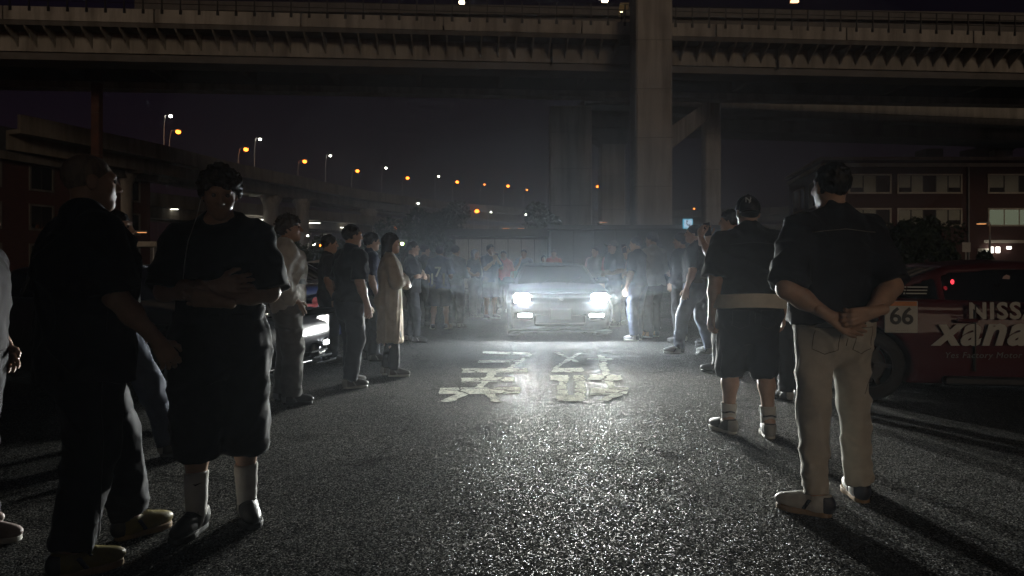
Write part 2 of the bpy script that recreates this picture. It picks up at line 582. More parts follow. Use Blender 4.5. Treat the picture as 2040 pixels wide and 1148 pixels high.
_lat = np.random.RandomState(3).rand(32, 32, 32).astype(np.float32)
def vnoise(X, Y, Z):
    """value noise, broadcastable coordinates, -1..1"""
    X, Y, Z = np.broadcast_arrays(X, Y, Z)
    xi, yi, zi = np.floor(X), np.floor(Y), np.floor(Z)
    fx, fy, fz = X - xi, Y - yi, Z - zi
    fx, fy, fz = [f * f * (3 - 2 * f) for f in (fx, fy, fz)]
    xi, yi, zi = [q.astype(int) & 31 for q in (xi, yi, zi)]
    x1, y1, z1 = (xi + 1) & 31, (yi + 1) & 31, (zi + 1) & 31
    L = _lat
    a = L[xi, yi, zi] * (1 - fx) + L[x1, yi, zi] * fx
    b = L[xi, y1, zi] * (1 - fx) + L[x1, y1, zi] * fx
    c = L[xi, yi, z1] * (1 - fx) + L[x1, yi, z1] * fx
    d = L[xi, y1, z1] * (1 - fx) + L[x1, y1, z1] * fx
    return ((a * (1 - fy) + b * fy) * (1 - fz) + (c * (1 - fy) + d * fy) * fz) * 2 - 1
# ------------------------------------------------------------------ people
def flat_rc(X, Y, Z, a, b, ra, rb, sy=1.0):
    """round cone cut flat at b"""
    d = d_rc(X, Y, Z, a, b, ra, rb, sy)
    a = np.asarray(a, float); b = np.asarray(b, float)
    u = (b - a) / np.linalg.norm(b - a)
    pl = (X - b[0]) * u[0] + (Y - b[1]) * u[1] + (Z - b[2]) * u[2]
    return smax(d, pl, .006)

def bounds(prims, pad):
    lo = np.full(3, 9.); hi = np.full(3, -9.)
    for p in prims:
        if p[0] in ('rc', 'fc'):
            r = max(p[3], p[4])
            lo = np.minimum(lo, np.minimum(p[1], p[2]) - r); hi = np.maximum(hi, np.maximum(p[1], p[2]) + r)
        else:
            lo = np.minimum(lo, np.array(p[1]) - p[2]); hi = np.maximum(hi, np.array(p[1]) + p[2])
    return lo - pad, hi + pad

def sdf(prims, k, ax, base=None):
    X = ax[0][:, None, None]; Y = ax[1][None, :, None]; Z = ax[2][None, None, :]
    Fd = np.full((len(ax[0]), len(ax[1]), len(ax[2])), .3) if base is None else base
    for p in prims:
        if p[0] in ('rc', 'fc'):
            r = max(p[3], p[4]); blo, bhi = np.minimum(p[1], p[2]) - r, np.maximum(p[1], p[2]) + r
        else:
            blo, bhi = np.array(p[1]) - p[2], np.array(p[1]) + p[2]
        s = tuple(slice(np.searchsorted(ax[i], blo[i] - k - .04), np.searchsorted(ax[i], bhi[i] + k + .04)) for i in range(3))
        if any(q.start >= q.stop for q in s): continue
        x, y, z = X[s[0]], Y[:, s[1]], Z[:, :, s[2]]
        sy = p[5] if len(p) > 5 else 1.0
        if p[0] == 'rc': d = d_rc(x, y, z, *p[1:5], sy)
        elif p[0] == 'fc': d = flat_rc(x, y, z, *p[1:5], sy)
        else: d = d_el(x, y, z, p[1], p[2])
        Fd[s] = smin(Fd[s], d, k)
    return Fd

def folds(ax, seed, amp, fxy, fz, amp2=0, f2=0):
    X = ax[0][:, None, None]; Y = ax[1][None, :, None]; Z = ax[2][None, None, :]
    o = seed * 3.17
    # ridged creases: sharp crests, soft valleys; axis tilted so that creases run diagonally
    n = vnoise(X * fxy + o + Z * 2.1, Y * fxy + o * 1.3, Z * fz + X * 3.0 + o * .7)
    rg_ = np.clip(1 - np.abs(n) * 2.2, 0, 1)
    n2 = vnoise(X * fxy * .7 - o + Y * 2.4, Y * fxy * .7 + o, Z * fz * .55 - X * 4.0 - o)
    rg2 = np.clip(1 - np.abs(n2) * 3.0, 0, 1)
    out = -amp * (1.1 * rg_ ** 1.5 + .7 * rg2 - .45) + amp * .35 * n2
    if amp2: out = out + amp2 * vnoise(X * f2 + o, Y * f2 - o, Z * f2 * 1.2 + Y * 5)
    return out

def rot3(yaw=0, pitch=0, roll=0):
    return np.array(Euler((pitch, roll, yaw)).to_matrix())

HEAD_C = np.array([0, .022, 1.635])
def head_field(ax):
    X = ax[0][:, None, None]; Y = ax[1][None, :, None]; Z = ax[2][None, None, :]
    d = d_el(X, Y, Z, (0, -.017, .03), (.076, .094, .086))
    d = smin(d, d_el(X, Y, Z, (0, .03, -.025), (.06, .062, .088)), .03)
    d = smin(d, d_rc(X, Y, Z, (0, .01, -.045), (0, .052, -.088), .058, .03), .03)
    d = smin(d, d_el(X, Y, Z, (0, .066, -.096), (.024, .019, .017)), .02)
    d = smin(d, d_rc(X, Y, Z, (-.036, .078, .032), (.036, .078, .032), .011, .011), .016)
    for s in (-1, 1):
        d = smax(d, -d_el(X, Y, Z, (s * .031, .101, .01), (.02, .017, .013)), .012)
        d = smin(d, d_el(X, Y, Z, (s * .043, .062, -.02), (.02, .018, .018)), .02)
        d = smin(d, d_el(X, Y, Z, (s * .078, -.012, -.004), (.010, .021, .033)), .008)
        d = smax(d, -d_el(X, Y, Z, (s * .089, -.008, -.002), (.006, .011, .018)), .005)
    d = smin(d, d_rc(X, Y, Z, (0, .089, .018), (0, .108, -.024), .008, .0125), .010)
    for s in (-1, 1): d = smin(d, d_el(X, Y, Z, (s * .012, .097, -.027), (.008, .011, .008)), .006)
    d = smin(d, d_el(X, Y, Z, (0, .085, -.052), (.023, .012, .0065)), .005)
    d = smin(d, d_el(X, Y, Z, (0, .083, -.064), (.020, .012, .007)), .005)
    d = smin(d, d_rc(X, Y, Z, (0, -.022, -.05), (0, -.04, -.19), .057, .056), .025)
    return d

_hcache = {}
def head_mesh(h):
    if h not in _hcache:
        org, ax = grid((-.105, -.13, -.185), (.105, .14, .135), h)
        V, Q = surface_nets(head_field(ax), org, h)
        _hcache[h] = (V, Q)
    return _hcache[h]

def hair_mesh(style, h, seed):
    key = (style, h, seed if style in ('curly', 'dreads', 'long', 'messy') else 0)
    if key in _hcache: return _hcache[key]
    lo, hi = (-.15, -.19, -.34 if style in ('long', 'dreads') else -.15), (.15, .15, .19)
    org, ax = grid(lo, hi, h)
    X = ax[0][:, None, None]; Y = ax[1][None, :, None]; Z = ax[2][None, None, :]
    o = seed * 5.3
    g = {'short': .007, 'buzz': .0025, 'curly': .02, 'dreads': .016, 'long': .012, 'messy': .014, 'bob': .014}[style]
    d = d_el(X, Y, Z, (0, -.02, .034), (.077 + g, .096 + g, .088 + g))
    cut = -(-.62 * Y + .78 * Z + .012)
    if style == 'buzz': cut = cut + .004
    d = smax(d, cut, .012)
    if style in ('long', 'dreads', 'bob'):
        L = -.27 if style == 'long' else (-.12 if style == 'bob' else -.2)
        d2 = d_rc(X, Y, Z, (0, -.055, .02), (0, -.075, L), .085, .07, .8)
        d2 = smin(d2, d_rc(X, Y, Z, (-.07, -.03, .02), (-.075, -.03, L * .8), .03, .022), .03)
        d2 = smin(d2, d_rc(X, Y, Z, (.07, -.03, .02), (.075, -.03, L * .8), .03, .022), .03)
        d = smin(d, d2, .03)
    if style in ('short', 'bob'):
        d = d + .006 * vnoise(X * 55 + o, Y * 45, Z * 35 + o) + .004 * vnoise(X * 110, Y * 100 + o, Z * 70)
    elif style == 'messy':
        d = d + .012 * vnoise(X * 38 + o, Y * 30, Z * 24 + o) + .004 * vnoise(X * 80, Y * 70 + o, Z * 60)
    elif style == 'curly':
        d = d + .016 * vnoise(X * 42 + o, Y * 42, Z * 42 + o) + .008 * vnoise(X * 85, Y * 85 + o, Z * 85)
    elif style == 'long':
        d = d + .008 * vnoise(X * 70 + o, Y * 60, Z * 9 + o)
    elif style == 'dreads':
        d = d + .014 * vnoise(X * 60 + o, Y * 60, Z * 14 + o)
    # trimmed away over the face
    d = smax(d, -d_el(X, Y, Z, (0, .085, -.075), (.075, .09, .125)), .008) if style in ('long', 'dreads', 'bob') else d
    _hcache[key] = surface_nets(d, org, h)
    return _hcache[key]

def cap_mesh(h):
    if ('cap', h) in _hcache: return _hcache[('cap', h)]
    org, ax = grid((-.12, -.14, -.03), (.12, .22, .16), h)
    X = ax[0][:, None, None]; Y = ax[1][None, :, None]; Z = ax[2][None, None, :]
    d = d_el(X, Y, Z, (0, -.016, .034), (.088, .106, .1))
    d = smax(d, .018 - Z, .006)
    br = d_el(X, Y, Z + (X * X) * 3.0, (0, .105, .022), (.078, .095, .0085))
    br = smax(br, .06 - Y, .01)
    d = smin(d, br, .01)
    d = smin(d, d_el(X, Y, Z, (0, -.016, .135), (.008, .008, .005)), .004)
    _hcache[('cap', h)] = surface_nets(d, org, h)
    return _hcache[('cap', h)]

def hand_mesh(wrist, d, n, side, curl, h, spread=.1):
    d = np.asarray(d, float); d /= np.linalg.norm(d)
    n = np.asarray(n, float); n -= d * n.dot(d); n /= np.linalg.norm(n)
    t = np.cross(d, n) * (1 if side > 0 else -1)
    Bm = np.stack([d, t, n], 1)
    cl = curl if hasattr(curl, '__len__') else (curl * .9, curl, curl * 1.08, curl * 1.15)
    pr = []
    kn = [(.086, .033, 0), (.09, .0115, 0), (.086, -.0105, 0), (.079, -.031, 0)]
    ln = [.072, .08, .075, .058]; rr = [.0092, .0095, .009, .008]
    for i in range(4):
        pr.append(('rc', (-.03, kn[i][1] * .35, 0), kn[i], .019, .0128))
        p = np.array(kn[i], float); a = cl[i] * .55; sp = spread * (1.2, .35, -.45, -1.3)[i]
        for j, fr in enumerate((.46, .3, .24)):
            q = p + ln[i] * fr * np.array([math.cos(a) * math.cos(sp), math.cos(a) * math.sin(sp), math.sin(a)])
            pr.append(('rc', tuple(p), tuple(q), rr[i] * (1, .95, .88)[j], rr[i] * (.95, .88, .74)[j]))
            p = q; a += cl[i] * (1.0, .7, 0)[j]
    p = np.array((.018, .02, .006)); dirs = [(.62, .72, .2), (.84, .42, .3 + .3 * cl[0]), (.92, .1, .3 + .4 * cl[0])]
    for j, (L, dv) in enumerate(zip((.048, .034, .027), dirs)):
        dv = np.array(dv); dv /= np.linalg.norm(dv)
        q = p + dv * L
        pr.append(('rc', tuple(p), tuple(q), (.0165, .0115, .0105)[j], (.012, .0105, .008)[j]))
        p = q
    pr.append(('rc', (-.075, 0, 0), (0, 0, 0), .0265, .025))
    lo, hi = bounds(pr, .012)
    org, ax = grid(lo, hi, h)
    Fd = sdf(pr, .009, ax)
    V, Q = surface_nets(Fd, org, h)
    V = np.asarray(wrist) + V @ Bm.T
    if side < 0: Q = Q[:, ::-1]
    return V, Q

_shoe = {}
def shoe_meshes(h, style):
    if (h, style) in _shoe: return _shoe[(h, style)]
    pr = [('el', (0, .115, .048), (.046, .09, .04)), ('el', (0, .04, .06), (.042, .08, .05)), ('el', (0, -.035, .06), (.038, .05, .055)),
          ('rc', (0, .0, .06), (0, -.012, .115 if style != 'high' else .17), .046, .042)]
    org, ax = grid((-.07, -.11, 0), (.07, .24, .2), h)
    X = ax[0][:, None, None]; Y = ax[1][None, :, None]; Z = ax[2][None, None, :]
    d = sdf(pr, .03, ax)
    top = .108 if style != 'high' else .155
    d = smax(d, Z - top - .1 * np.maximum(-Y - .02, 0), .006)
    d = smax(d, .022 - Z, .004)
    # laces: ridges over the instep
    d = d - .0022 * np.clip(np.sin(Y * 420), 0, 1) * (np.abs(X) < .018) * (Y > .02) * (Y < .1) * (Z > .06)
    up = surface_nets(d, org, h)
    hc0 = smax(smax(d - .0025, Y + .038, .004), Z - .105, .004)
    heel = surface_nets(hc0, org, h)
    side = smax(smax(d - .0022, np.abs(Y - .035 + (Z - .06) * .6) - .011, .002), Z - .085, .003)
    side = smax(side, .018 - np.abs(X), .003)
    stripe = surface_nets(side, org, h)
    org, ax = grid((-.07, -.12, -.01), (.07, .24, .05), h)
    X = ax[0][:, None, None]; Y = ax[1][None, :, None]; Z = ax[2][None, None, :]
    pl = sdf([('rc', (0, .11, .02), (0, .15, .02), .05, .046), ('rc', (0, -.03, .02), (0, .11, .02), .039, .05)], .03, ax)
    q = np.sqrt((X) ** 2)
    pl2 = np.minimum(pl, 9)
    # flatten: use the plan distance only
    plan = np.repeat(pl[:, :, [int(np.argmin(abs(ax[2] - .02)))]], len(ax[2]), 2)
    so = smax(smax(plan, Z - .03, .006), .001 - Z, .004)
    so = surface_nets(so, org, h)
    _shoe[(h, style)] = (up, so, heel, stripe)
    return _shoe[(h, style)]

def arm_pose(kind, s):
    """elbow, wrist, hand direction, palm normal, curl for side s (+1 = the person's right)"""
    P = {
        'hang': ((.245, -.035, 1.145), (.262, .045, .895), (.02, .16, -1), (-1, .1, 0), .5),
        'hang2': ((.25, -.06, 1.15), (.27, -.02, .89), (.05, .1, -1), (-1, .3, 0), .6),
        'pocket': ((.275, -.085, 1.155), (.195, .075, .955), (-.25, .35, -.8), (-1, -.1, 0), .3),
        'cross_a': ((.235, .07, 1.16), (-.01, .205, 1.185), (-1, .05, .12), (0, -1, -.1), .35),
        'cross_b': ((.235, .07, 1.15), (.0, .235, 1.12), (-1, -.12, .18), (0, -1, .1), .5),
        'phone': ((.215, .13, 1.185), (.075, .30, 1.375), (-.25, .15, 1), (-.6, -.5, .1), .75),
        'phone_up': ((.23, .15, 1.26), (.12, .30, 1.47), (-.2, .1, 1), (-.7, -.4, 0), .75),
        'bent': ((.24, -.02, 1.15), (.2, .21, 1.09), (-.25, 1, .1), (-1, 0, -.2), .6),
        'ear': ((.25, .1, 1.2), (.12, .1, 1.45), (-.2, -.1, 1), (-1, .1, 0), .6),
        'swing': ((.25, .03, 1.15), (.255, .2, .945), (0, .5, -.85), (-1, 0, 0), .55),
    }[kind]
    f = lambda v: (v[0] * s, v[1], v[2])
    return f(P[0]), f(P[1]), f(P[2]), f(P[3]), P[4]

SKIN = {'light': skin_mat('skin_light', (.50, .33, .24)), 'mid': skin_mat('skin_tan', (.40, .25, .17)), 'dark': skin_mat('skin_brown', (.17, .10, .07))}
eye_me = None

def person(label, X, Y, H, heading, top, bottom, hair=('short', (.015, .012, .01)), skin='light', arms=('hang', 'hang'), legs=None,
           fat=1.0, shoes=((.5, .5, .48), 'w', 'low'), head_yaw=0, head_pitch=0, lean=(0, 0), q=1, seed=0, socks=None, group=None, cap=None):
    """q: detail 0 far, 1 middle, 2 near. top = (colour, hem z, sleeve 0..2, loose, kind); bottom = (colour, hem z, loose)."""
    global eye_me
    rc = {0: .016, 1: .0125, 2: .0085}[q]
    rh = {0: .008, 1: .0065, 2: .0048}[q]
    rhd = {0: .0055, 1: .0048, 2: .0036}[q]
    root = empty('person', (X, Y, 0), R(heading))
    S = H / 1.75
    root.scale = (S, S, S)
    tag(root, label, 'person', group)
    lx, ly = lean
    sh = lambda z: np.array((lx * max(0, z - .95) / .7, ly * max(0, z - .95) / .7, 0))
    P = lambda x, y, z: np.array((x, y, z)) + sh(z)
    f = fat
    # ---- joints
    ARM = {}
    for s, kind in ((1, arms[0]), (-1, arms[1])):
        if isinstance(kind, str): e, w, d, n, c = arm_pose(kind, s)
        else: e, w, d, n, c = kind
        ARM[s] = [P(s * .178 * (1 + (f - 1) * .5), -.005, 1.415), np.array(e) + sh(e[2]), np.array(w) + sh(w[2]), d, n, c]
    legs = legs or {1: (.105, .03, 8), -1: (-.105, -.02, -8)}
    LEG = {}
    for s in (1, -1):
        axx, ayy, yaw = legs[s][:3]
        lift = legs[s][3] if len(legs[s]) > 3 else 0
        hip = np.array((s * .09, 0, .91)); ank = np.array((axx, ayy, .095 + lift))
        kn = (hip + ank) / 2 + np.array((s * .008, .03 + .02 * abs(ayy), .01))
        LEG[s] = (hip, kn, ank, yaw, lift)
    # ---- body: one skin surface
    torso = [('el', P(0, .005, 1.28), (.150 * f, .105 * f, .19)), ('el', P(0, .008, 1.08), (.132 * f, .1 * f, .17)), ('el', P(0, 0, .94), (.155 * f, .112 * f, .13)),
             ('rc', P(-.13 * f, -.01, 1.405), P(.13 * f, -.01, 1.405), .058, .058), ('rc', P(0, -.018, 1.44), P(0, .0, 1.57), .060, .054)]
    for s in (1, -1):
        torso.append(('rc', P(s * .03, -.02, 1.5), P(s * .15, -.015, 1.43), .042, .045))
        torso.append(('el', (s * .075, -.05, .93), (.085, .085, .095)))
    body = list(torso)
    for s in (1, -1):
        a, e, w = ARM[s][:3]
        body += [('rc', a, e, .056, .043), ('rc', e, e + (w - e) * .35, .043, .042), ('rc', e + (w - e) * .35, w, .042, .0275)]
        hp, kn, an, yw, lf = LEG[s]
        cf = kn + (an - kn) * .33 + np.array((0, -.012, 0))
        lk = .8 if bottom[1] < .4 and not (socks and bottom[1] > .3) else 1.0
        body += [('rc', hp, kn, .085 * .92, .057 * lk), ('rc', kn, cf, .056 * lk, .056 * lk), ('rc', cf, an, .055 * lk, .036 * (lk + 1) / 2), ('rc', an, an + np.array((0, .03, -.05)), .036, .034)]
    lo, hi = bounds(body, .03)
    org, ax = grid(lo, hi, rc)
    V, Q = surface_nets(sdf(body, .045, ax), org, rc)
    parts = [(V, Q)]
    Rh = rot3(R(head_yaw), R(head_pitch))
    hc = HEAD_C + sh(1.55)
    hv, hq = head_mesh(rh)
    parts.append((hc + hv @ Rh.T, hq))
    for s in (1, -1):
        a, e, w, d, n, c = ARM[s]
        parts.append(hand_mesh(w, d, n, s, c, rhd))
    VV, QQ, b = [], [], 0
    for v, qd in parts:
        VV.append(v); QQ.append(qd + b); b += len(v)
    ob('body', to_mesh('body', np.concatenate(VV), np.concatenate(QQ), SKIN[skin], True), root)
    # ---- top garment
    col, hem, sleeve, loose, kind = top
    ts = [('el', P(0, .005, 1.28), (.165 * f + loose, .118 * f + loose, .2)), ('rc', P(-.135 * f, -.01, 1.405), P(.135 * f, -.01, 1.405), .066 + loose * .4, .066 + loose * .4),
          ('rc', P(0, 0, 1.25), P(0, 0, hem - .1), .165 * f + loose, (.175 if kind != 'coat' else .2) * f + loose, .72),
          ('rc', P(0, -.018, 1.40), P(0, -.012, 1.5), .075, .068)]
    for s in (1, -1):
        ts.append(('rc', P(s * .03, -.02, 1.5), P(s * .16, -.012, 1.425), .05, .056))
        if hem < 1.0: ts.append(('el', (s * .075, -.05, .93), (.095 + loose, .092 + loose * (.6 if kind != 'coat' else 1.4), .1)))
    sl = []
    for s in (1, -1):
        a, e, w = ARM[s][:3]
        if sleeve == 0: continue
        if sleeve < 1.01:
            end = a + (e - a) * min(1, sleeve)
            sl.append(('fc', a, end, .064 + loose * .6, .060 + loose * 1.1))
        else:
            sl += [('rc', a, e, .066 + loose * .5, .056 + loose * .7), ('fc', e, e + (w - e) * (sleeve - 1), .056 + loose * .7, .040 + loose * .6)]
    lo, hi = bounds(ts + sl, .03)
    lo[2] = max(lo[2], min(hem - .02, lo[2] if sleeve > 1 else hem - .02))
    org, ax = grid(lo, hi, rc)
    Fd = sdf(ts, .05, ax)
    Z = ax[2][None, None, :]
    Xg = ax[0][:, None, None]; Yg = ax[1][None, :, None]
    hemw = hem + .006 * np.sin(Xg * 21 + seed) + .006 * np.sin(Yg * 27 + seed * 2)
    Fd = smax(Fd, hemw - Z, .008)
    # neck opening
    ncut = d_el(Xg, Yg, Z, P(0, .035, 1.53), (.075, .085, .055))
    Fd = smax(Fd, -ncut, .006)
    if sl: Fd = sdf(sl, .03, ax, Fd)
    if kind == 'coat':
        Fd = Fd + folds(ax, seed, .012, 15, 1.6, .004, 22) * np.clip((1.2 - Z) * 3, .35, 1)
    else:
        Fd = Fd + folds(ax, seed, .008 + loose * .14, 7.5, 8.0, .0035, 24)
    V, Q = surface_nets(Fd, org, rc)
    tn = {'tee': 'shirt', 'shirt': 'shirt', 'coat': 'coat', 'hoodie': 'hoodie'}.get(kind, 'shirt')
    tmat = col if not isinstance(col, tuple) else cloth('cloth_%.3f_%.3f_%.3f' % col, col)
    ob(tn, to_mesh(tn, V, Q, tmat, True), root)
    GARM[root.name] = {'top': (V, Q)}
    # ---- trousers, shorts
    col, hemz, loose = bottom
    bs = [('rc', (0, 0, 1.03), (0, -.005, .9), .152 * f + loose, .165 * f + loose, .74)]
    ll = []
    for s in (1, -1):
        hp, kn, an, yw, lf = LEG[s]
        bs.append(('el', (s * .075, -.05, .93), (.093 + loose * .5, .092 + loose * .5, .1)))
        if hemz > kn[2] - .02:
            t = (hp[2] - hemz) / (hp[2] - kn[2])
            ll.append(('fc', hp, hp + (kn - hp) * t, .098 + loose, .092 + loose * 1.4))
        else:
            t = (kn[2] - hemz) / (kn[2] - an[2])
            ll += [('rc', hp, kn, .098 + loose, .071 + loose * .9), ('fc', kn, kn + (an - kn) * t, .071 + loose * .9, .056 + loose * .9)]
    lo, hi = bounds(bs + ll, .03)
    org, ax = grid(lo, hi, rc)
    Fd = sdf(bs + ll, .035, ax)
    Z = ax[2][None, None, :]
    Fd = smax(Fd, Z - 1.05, .008)
    low = np.clip((.35 - Z) * 4, 0, 1)                    # bunching above the shoe
    Fd = Fd + folds(ax, seed + 4, .0105, 6.5, 8.0, .003, 24) + low * folds(ax, seed + 9, .010, 5, 24)
    V, Q = surface_nets(Fd, org, rc)
    bmat = col if not isinstance(col, tuple) else cloth('cloth_%.3f_%.3f_%.3f' % col, col)
    bn = 'trousers' if hemz < .4 else 'shorts'
    ob(bn, to_mesh(bn, V, Q, bmat, True), root)
    GARM[root.name]['bottom'] = (V, Q)
    # ---- shoes and socks
    sc_, sole, sty = shoes
    smat = sc_ if not isinstance(sc_, tuple) else rough_mat('shoe_%.3f_%.3f_%.3f' % sc_, sc_, .5, .2, 20, bumpd=.001, bscale=150)
    hs_ = {0: .009, 1: .007, 2: .0048}[q]
    (uv, uq), (sv, sq), (hv_, hq_), (tv_, tq_) = shoe_meshes(hs_, sty)
    ku = ('shoe_up', hs_, sty, smat.name); ks = ('shoe_so', hs_, sty, sole)
    if ku not in MESHES: MESHES[ku] = to_mesh('shoe', uv, uq, smat, True)
    if ks not in MESHES: MESHES[ks] = to_mesh('sole', sv, sq, M['rubber_sole_' + sole], True)
    for s in (1, -1):
        hp, kn, an, yw, lf = LEG[s]
        so_ = ob('shoe', MESHES[ku], root, (an[0], an[1], lf * 1.0), (R(-lf * 260), 0, R(-yw)))
        ob('sole', MESHES[ks], so_)
        if q > 0:
            if 'laces' not in MESHES:
                mbl = MB()
                for i_, (yy, zz_) in enumerate(((.028, .112), (.046, .109), (.064, .103), (.082, .096), (.1, .089))):
                    mbl.tube([(-.026, yy - .004, zz_ - .012), (-.012, yy, zz_ - .001), (.012, yy + .003, zz_ - .001), (.026, yy - .004, zz_ - .012)], .0032, 5)
                mbl.tube([(0, .03, .113), (.02, .02, .125), (.035, .045, .105)], .0025, 5); mbl.tube([(0, .03, .113), (-.022, .025, .122), (-.036, .05, .1)], .0025, 5)
                MESHES['laces'] = to_mesh('laces', mbl.V, mbl.F, cloth('lace_cloth', (.3, .3, .28)))
            ob('laces', MESHES['laces'], so_)
            tc = (.02, .022, .035) if not isinstance(sc_, tuple) or max(sc_) > .15 else (.3, .3, .28)
            kh = ('heel', hs_, sty, tc)
            if kh not in MESHES:
                tm = rough_mat('shoe_trim_%.3f' % tc[0], tc, .55, .2, 20)
                MESHES[kh] = to_mesh('heel_counter', hv_, hq_, tm, True)
                MESHES[kh + (1,)] = to_mesh('side_stripe', tv_, tq_, tm, True)
            ob('heel_counter', MESHES[kh], so_)
            ob('side_stripe', MESHES[kh + (1,)], so_)
        if socks:
            scol, sz = socks
            t = (kn[2] - sz) / (kn[2] - an[2])
            topp = kn + (an - kn) * t
            skp = [('fc', an + np.array((0, .01, -.03)), topp, .046, .057 if sz > .2 else .048)]
            lo, hi = bounds(skp, .02)
            org, ax = grid(lo, hi, .006)
            Fd = sdf(skp, .02, ax) + folds(ax, seed + s, .002, 10, 45)
            V, Q = surface_nets(Fd, org, .006)
            ob('sock', to_mesh('sock', V, Q, cloth('cloth_%.3f_%.3f_%.3f' % scol, scol), True), root)
    # ---- hair, cap, eyes
    hd = empty('head_pivot') if False else None
    def on_head(name, V, Q, mat, extra=None):
        Rm = Rh if extra is None else Rh @ extra
        return ob(name, to_mesh(name, hc + V @ Rm.T, Q, mat, True), root)
    if hair:
        on_head('hair', *hair_mesh(hair[0], rh * 1.05, seed), hair_mat('hair_%.3f_%.3f_%.3f' % hair[1], hair[1]))
    if cap:
        ccol, cyaw = cap
        c = on_head('cap', *cap_mesh(rh), cloth('cloth_%.3f_%.3f_%.3f' % ccol, ccol), rot3(R(cyaw)))
    if eye_me is None:
        mb = MB()
        mb.lathe([(.0001, -.0115), (.008, -.008), (.0115, 0), (.008, .008), (.0001, .0115)], 10)
        eye_me = to_mesh('eye', mb.V, mb.F, M['eye'], True)
    for s in (1, -1):
        p = hc + Rh @ np.array((s * .031, .0795, .011))
        ob('eye', eye_me, root, tuple(p))
    return root, hc, Rh, ARM, LEG
MESHES = {}
GARM = {}
from mathutils.bvhtree import BVHTree
def seam(root, which, pts, direction, mat, r=.0022, name='seam', closed=False):
    """a stitched line laid on a garment: points are cast along direction onto its surface"""
    g = GARM[root.name]
    if which + '_bvh' not in g:
        V, Q = g[which]
        g[which + '_bvh'] = BVHTree.FromPolygons([tuple(v) for v in V], [tuple(q) for q in Q])
    d = Vector(direction).normalized()
    P = [Vector(p) for p in pts]
    fine = []
    for a, b in zip(P, P[1:]):
        n = max(2, int((b - a).length / .018))
        fine += [a.lerp(b, k / n) for k in range(n)]
    fine.append(P[-1])
    hit = []
    for p in fine:
        h, nn, i, dd = g[which + '_bvh'].ray_cast(p, d)
        if h is not None: hit.append(h + nn * r * .35)
    run = [hit[:1]]
    for a, b in zip(hit, hit[1:]):
        if (b - a).length > .045: run.append([])
        run[-1].append(b)
    hit = max(run, key=len)
    if len(hit) > 3:
        m = MB(); m.tube(hit, r, 5); m.build(name, mat, root, True)
# ------------------------------------------------------------------ cars
def car_meshes(spec, h):
    """implicit body, glass house and painted roof for one car; x forward, z up, wheels on z = 0"""
    L, W = spec['L'], spec['W']
    hl, hw = L / 2, W / 2
    org, ax = grid((-hl - .1, -hw - .1, .05), (hl + .1, hw + .1, spec['roof'] + .12), h)
    X = ax[0][:, None, None]; Y = ax[1][None, :, None]; Z = ax[2][None, None, :]
    tx, tz = zip(*spec['top'])
    T = np.interp(X, tx, tz)
    crown = .05 * (Y / hw) ** 2
    xf = np.interp(Z, *zip(*spec['front']))             # front face x by height
    xr = np.interp(Z, *zip(*spec['rear']))
    pl = hw * (1 - .10 * np.clip((np.abs(X) - hl * .55) / (hl * .45), 0, 1) ** 2)   # plan taper
    wz = np.interp(Z, [.1, .3, .62, .95], [.93, .985, 1.0, .95])
    fl = sum(.028 * np.exp(-((X - a) / .42) ** 2) for a in spec['axles'])            # flared arches
    wd = pl * wz + fl * np.clip((.95 - Z) * 3, 0, 1)
    cur = .10 * (Y / hw) ** 2                           # bow of nose and tail
    d = smax(X - (xf - cur), -X + (xr + cur), .02)
    d = smax(d, np.abs(Y) - wd, .05)
    d = smax(d, Z - (T - crown), .05)
    d = smax(d, spec.get('floor', .17) - Z, .03)
    for a in spec['axles']:
        cyl = np.sqrt((X - a) ** 2 + (Z - spec['wr']) ** 2) - (spec['wr'] + .035)
        d = smax(d, -np.maximum(cyl, (hw - .27) - np.abs(Y)), .012)
    # character line pressed into the flank
    d = d + .006 * np.exp(-((Z - spec.get('line', .74)) / .018) ** 2)
    for cz, hz, cy0, hy in spec.get('intake', []):
        d = smax(d, -np.maximum(np.maximum(np.abs(Z - cz) - hz, np.abs(np.abs(Y) - cy0) - hy), (xf - .13) - X), .012)
    body = surface_nets(d, org, h)
    # glass house: roof height profile and raked ends
    rx, rz = zip(*spec['cab'])
    RT = np.interp(X, rx, rz)
    wc = np.interp(Z, [.8, spec['roof']], [hw - .07, hw - .30])
    g = smax(Z - (RT - .05 * (Y / hw) ** 2), np.abs(Y) - wc, .07)
    g = smax(g, .72 - Z, .01)
    glass = surface_nets(g + .012, org, h)
    sh = g
    belt = spec['belt']
    win_s = np.maximum(np.maximum(Z - (RT - .10), belt - Z), 0 * Y - 1)
    for px_ in spec['posts']:
        win_s = np.maximum(win_s, -(np.abs(X - px_ - (Z - belt) * spec.get('post_rake', 0)) - .035))
    win_f = np.maximum(np.abs(Y) - (wc - .085), Z - (spec['roof'] - .07))
    win_f = np.maximum(win_f, (belt - .03) - Z)
    mid = np.abs(X - np.mean(spec['roofspan'])) - (spec['roofspan'][1] - spec['roofspan'][0]) / 2
    win_f = np.maximum(win_f, -mid)
    sh = np.maximum(sh, -win_s)
    sh = np.maximum(sh, -win_f)
    sh = np.maximum(sh, -(g + .05))                     # only a skin
    roof = surface_nets(sh, org, h)
    return body, glass, roof

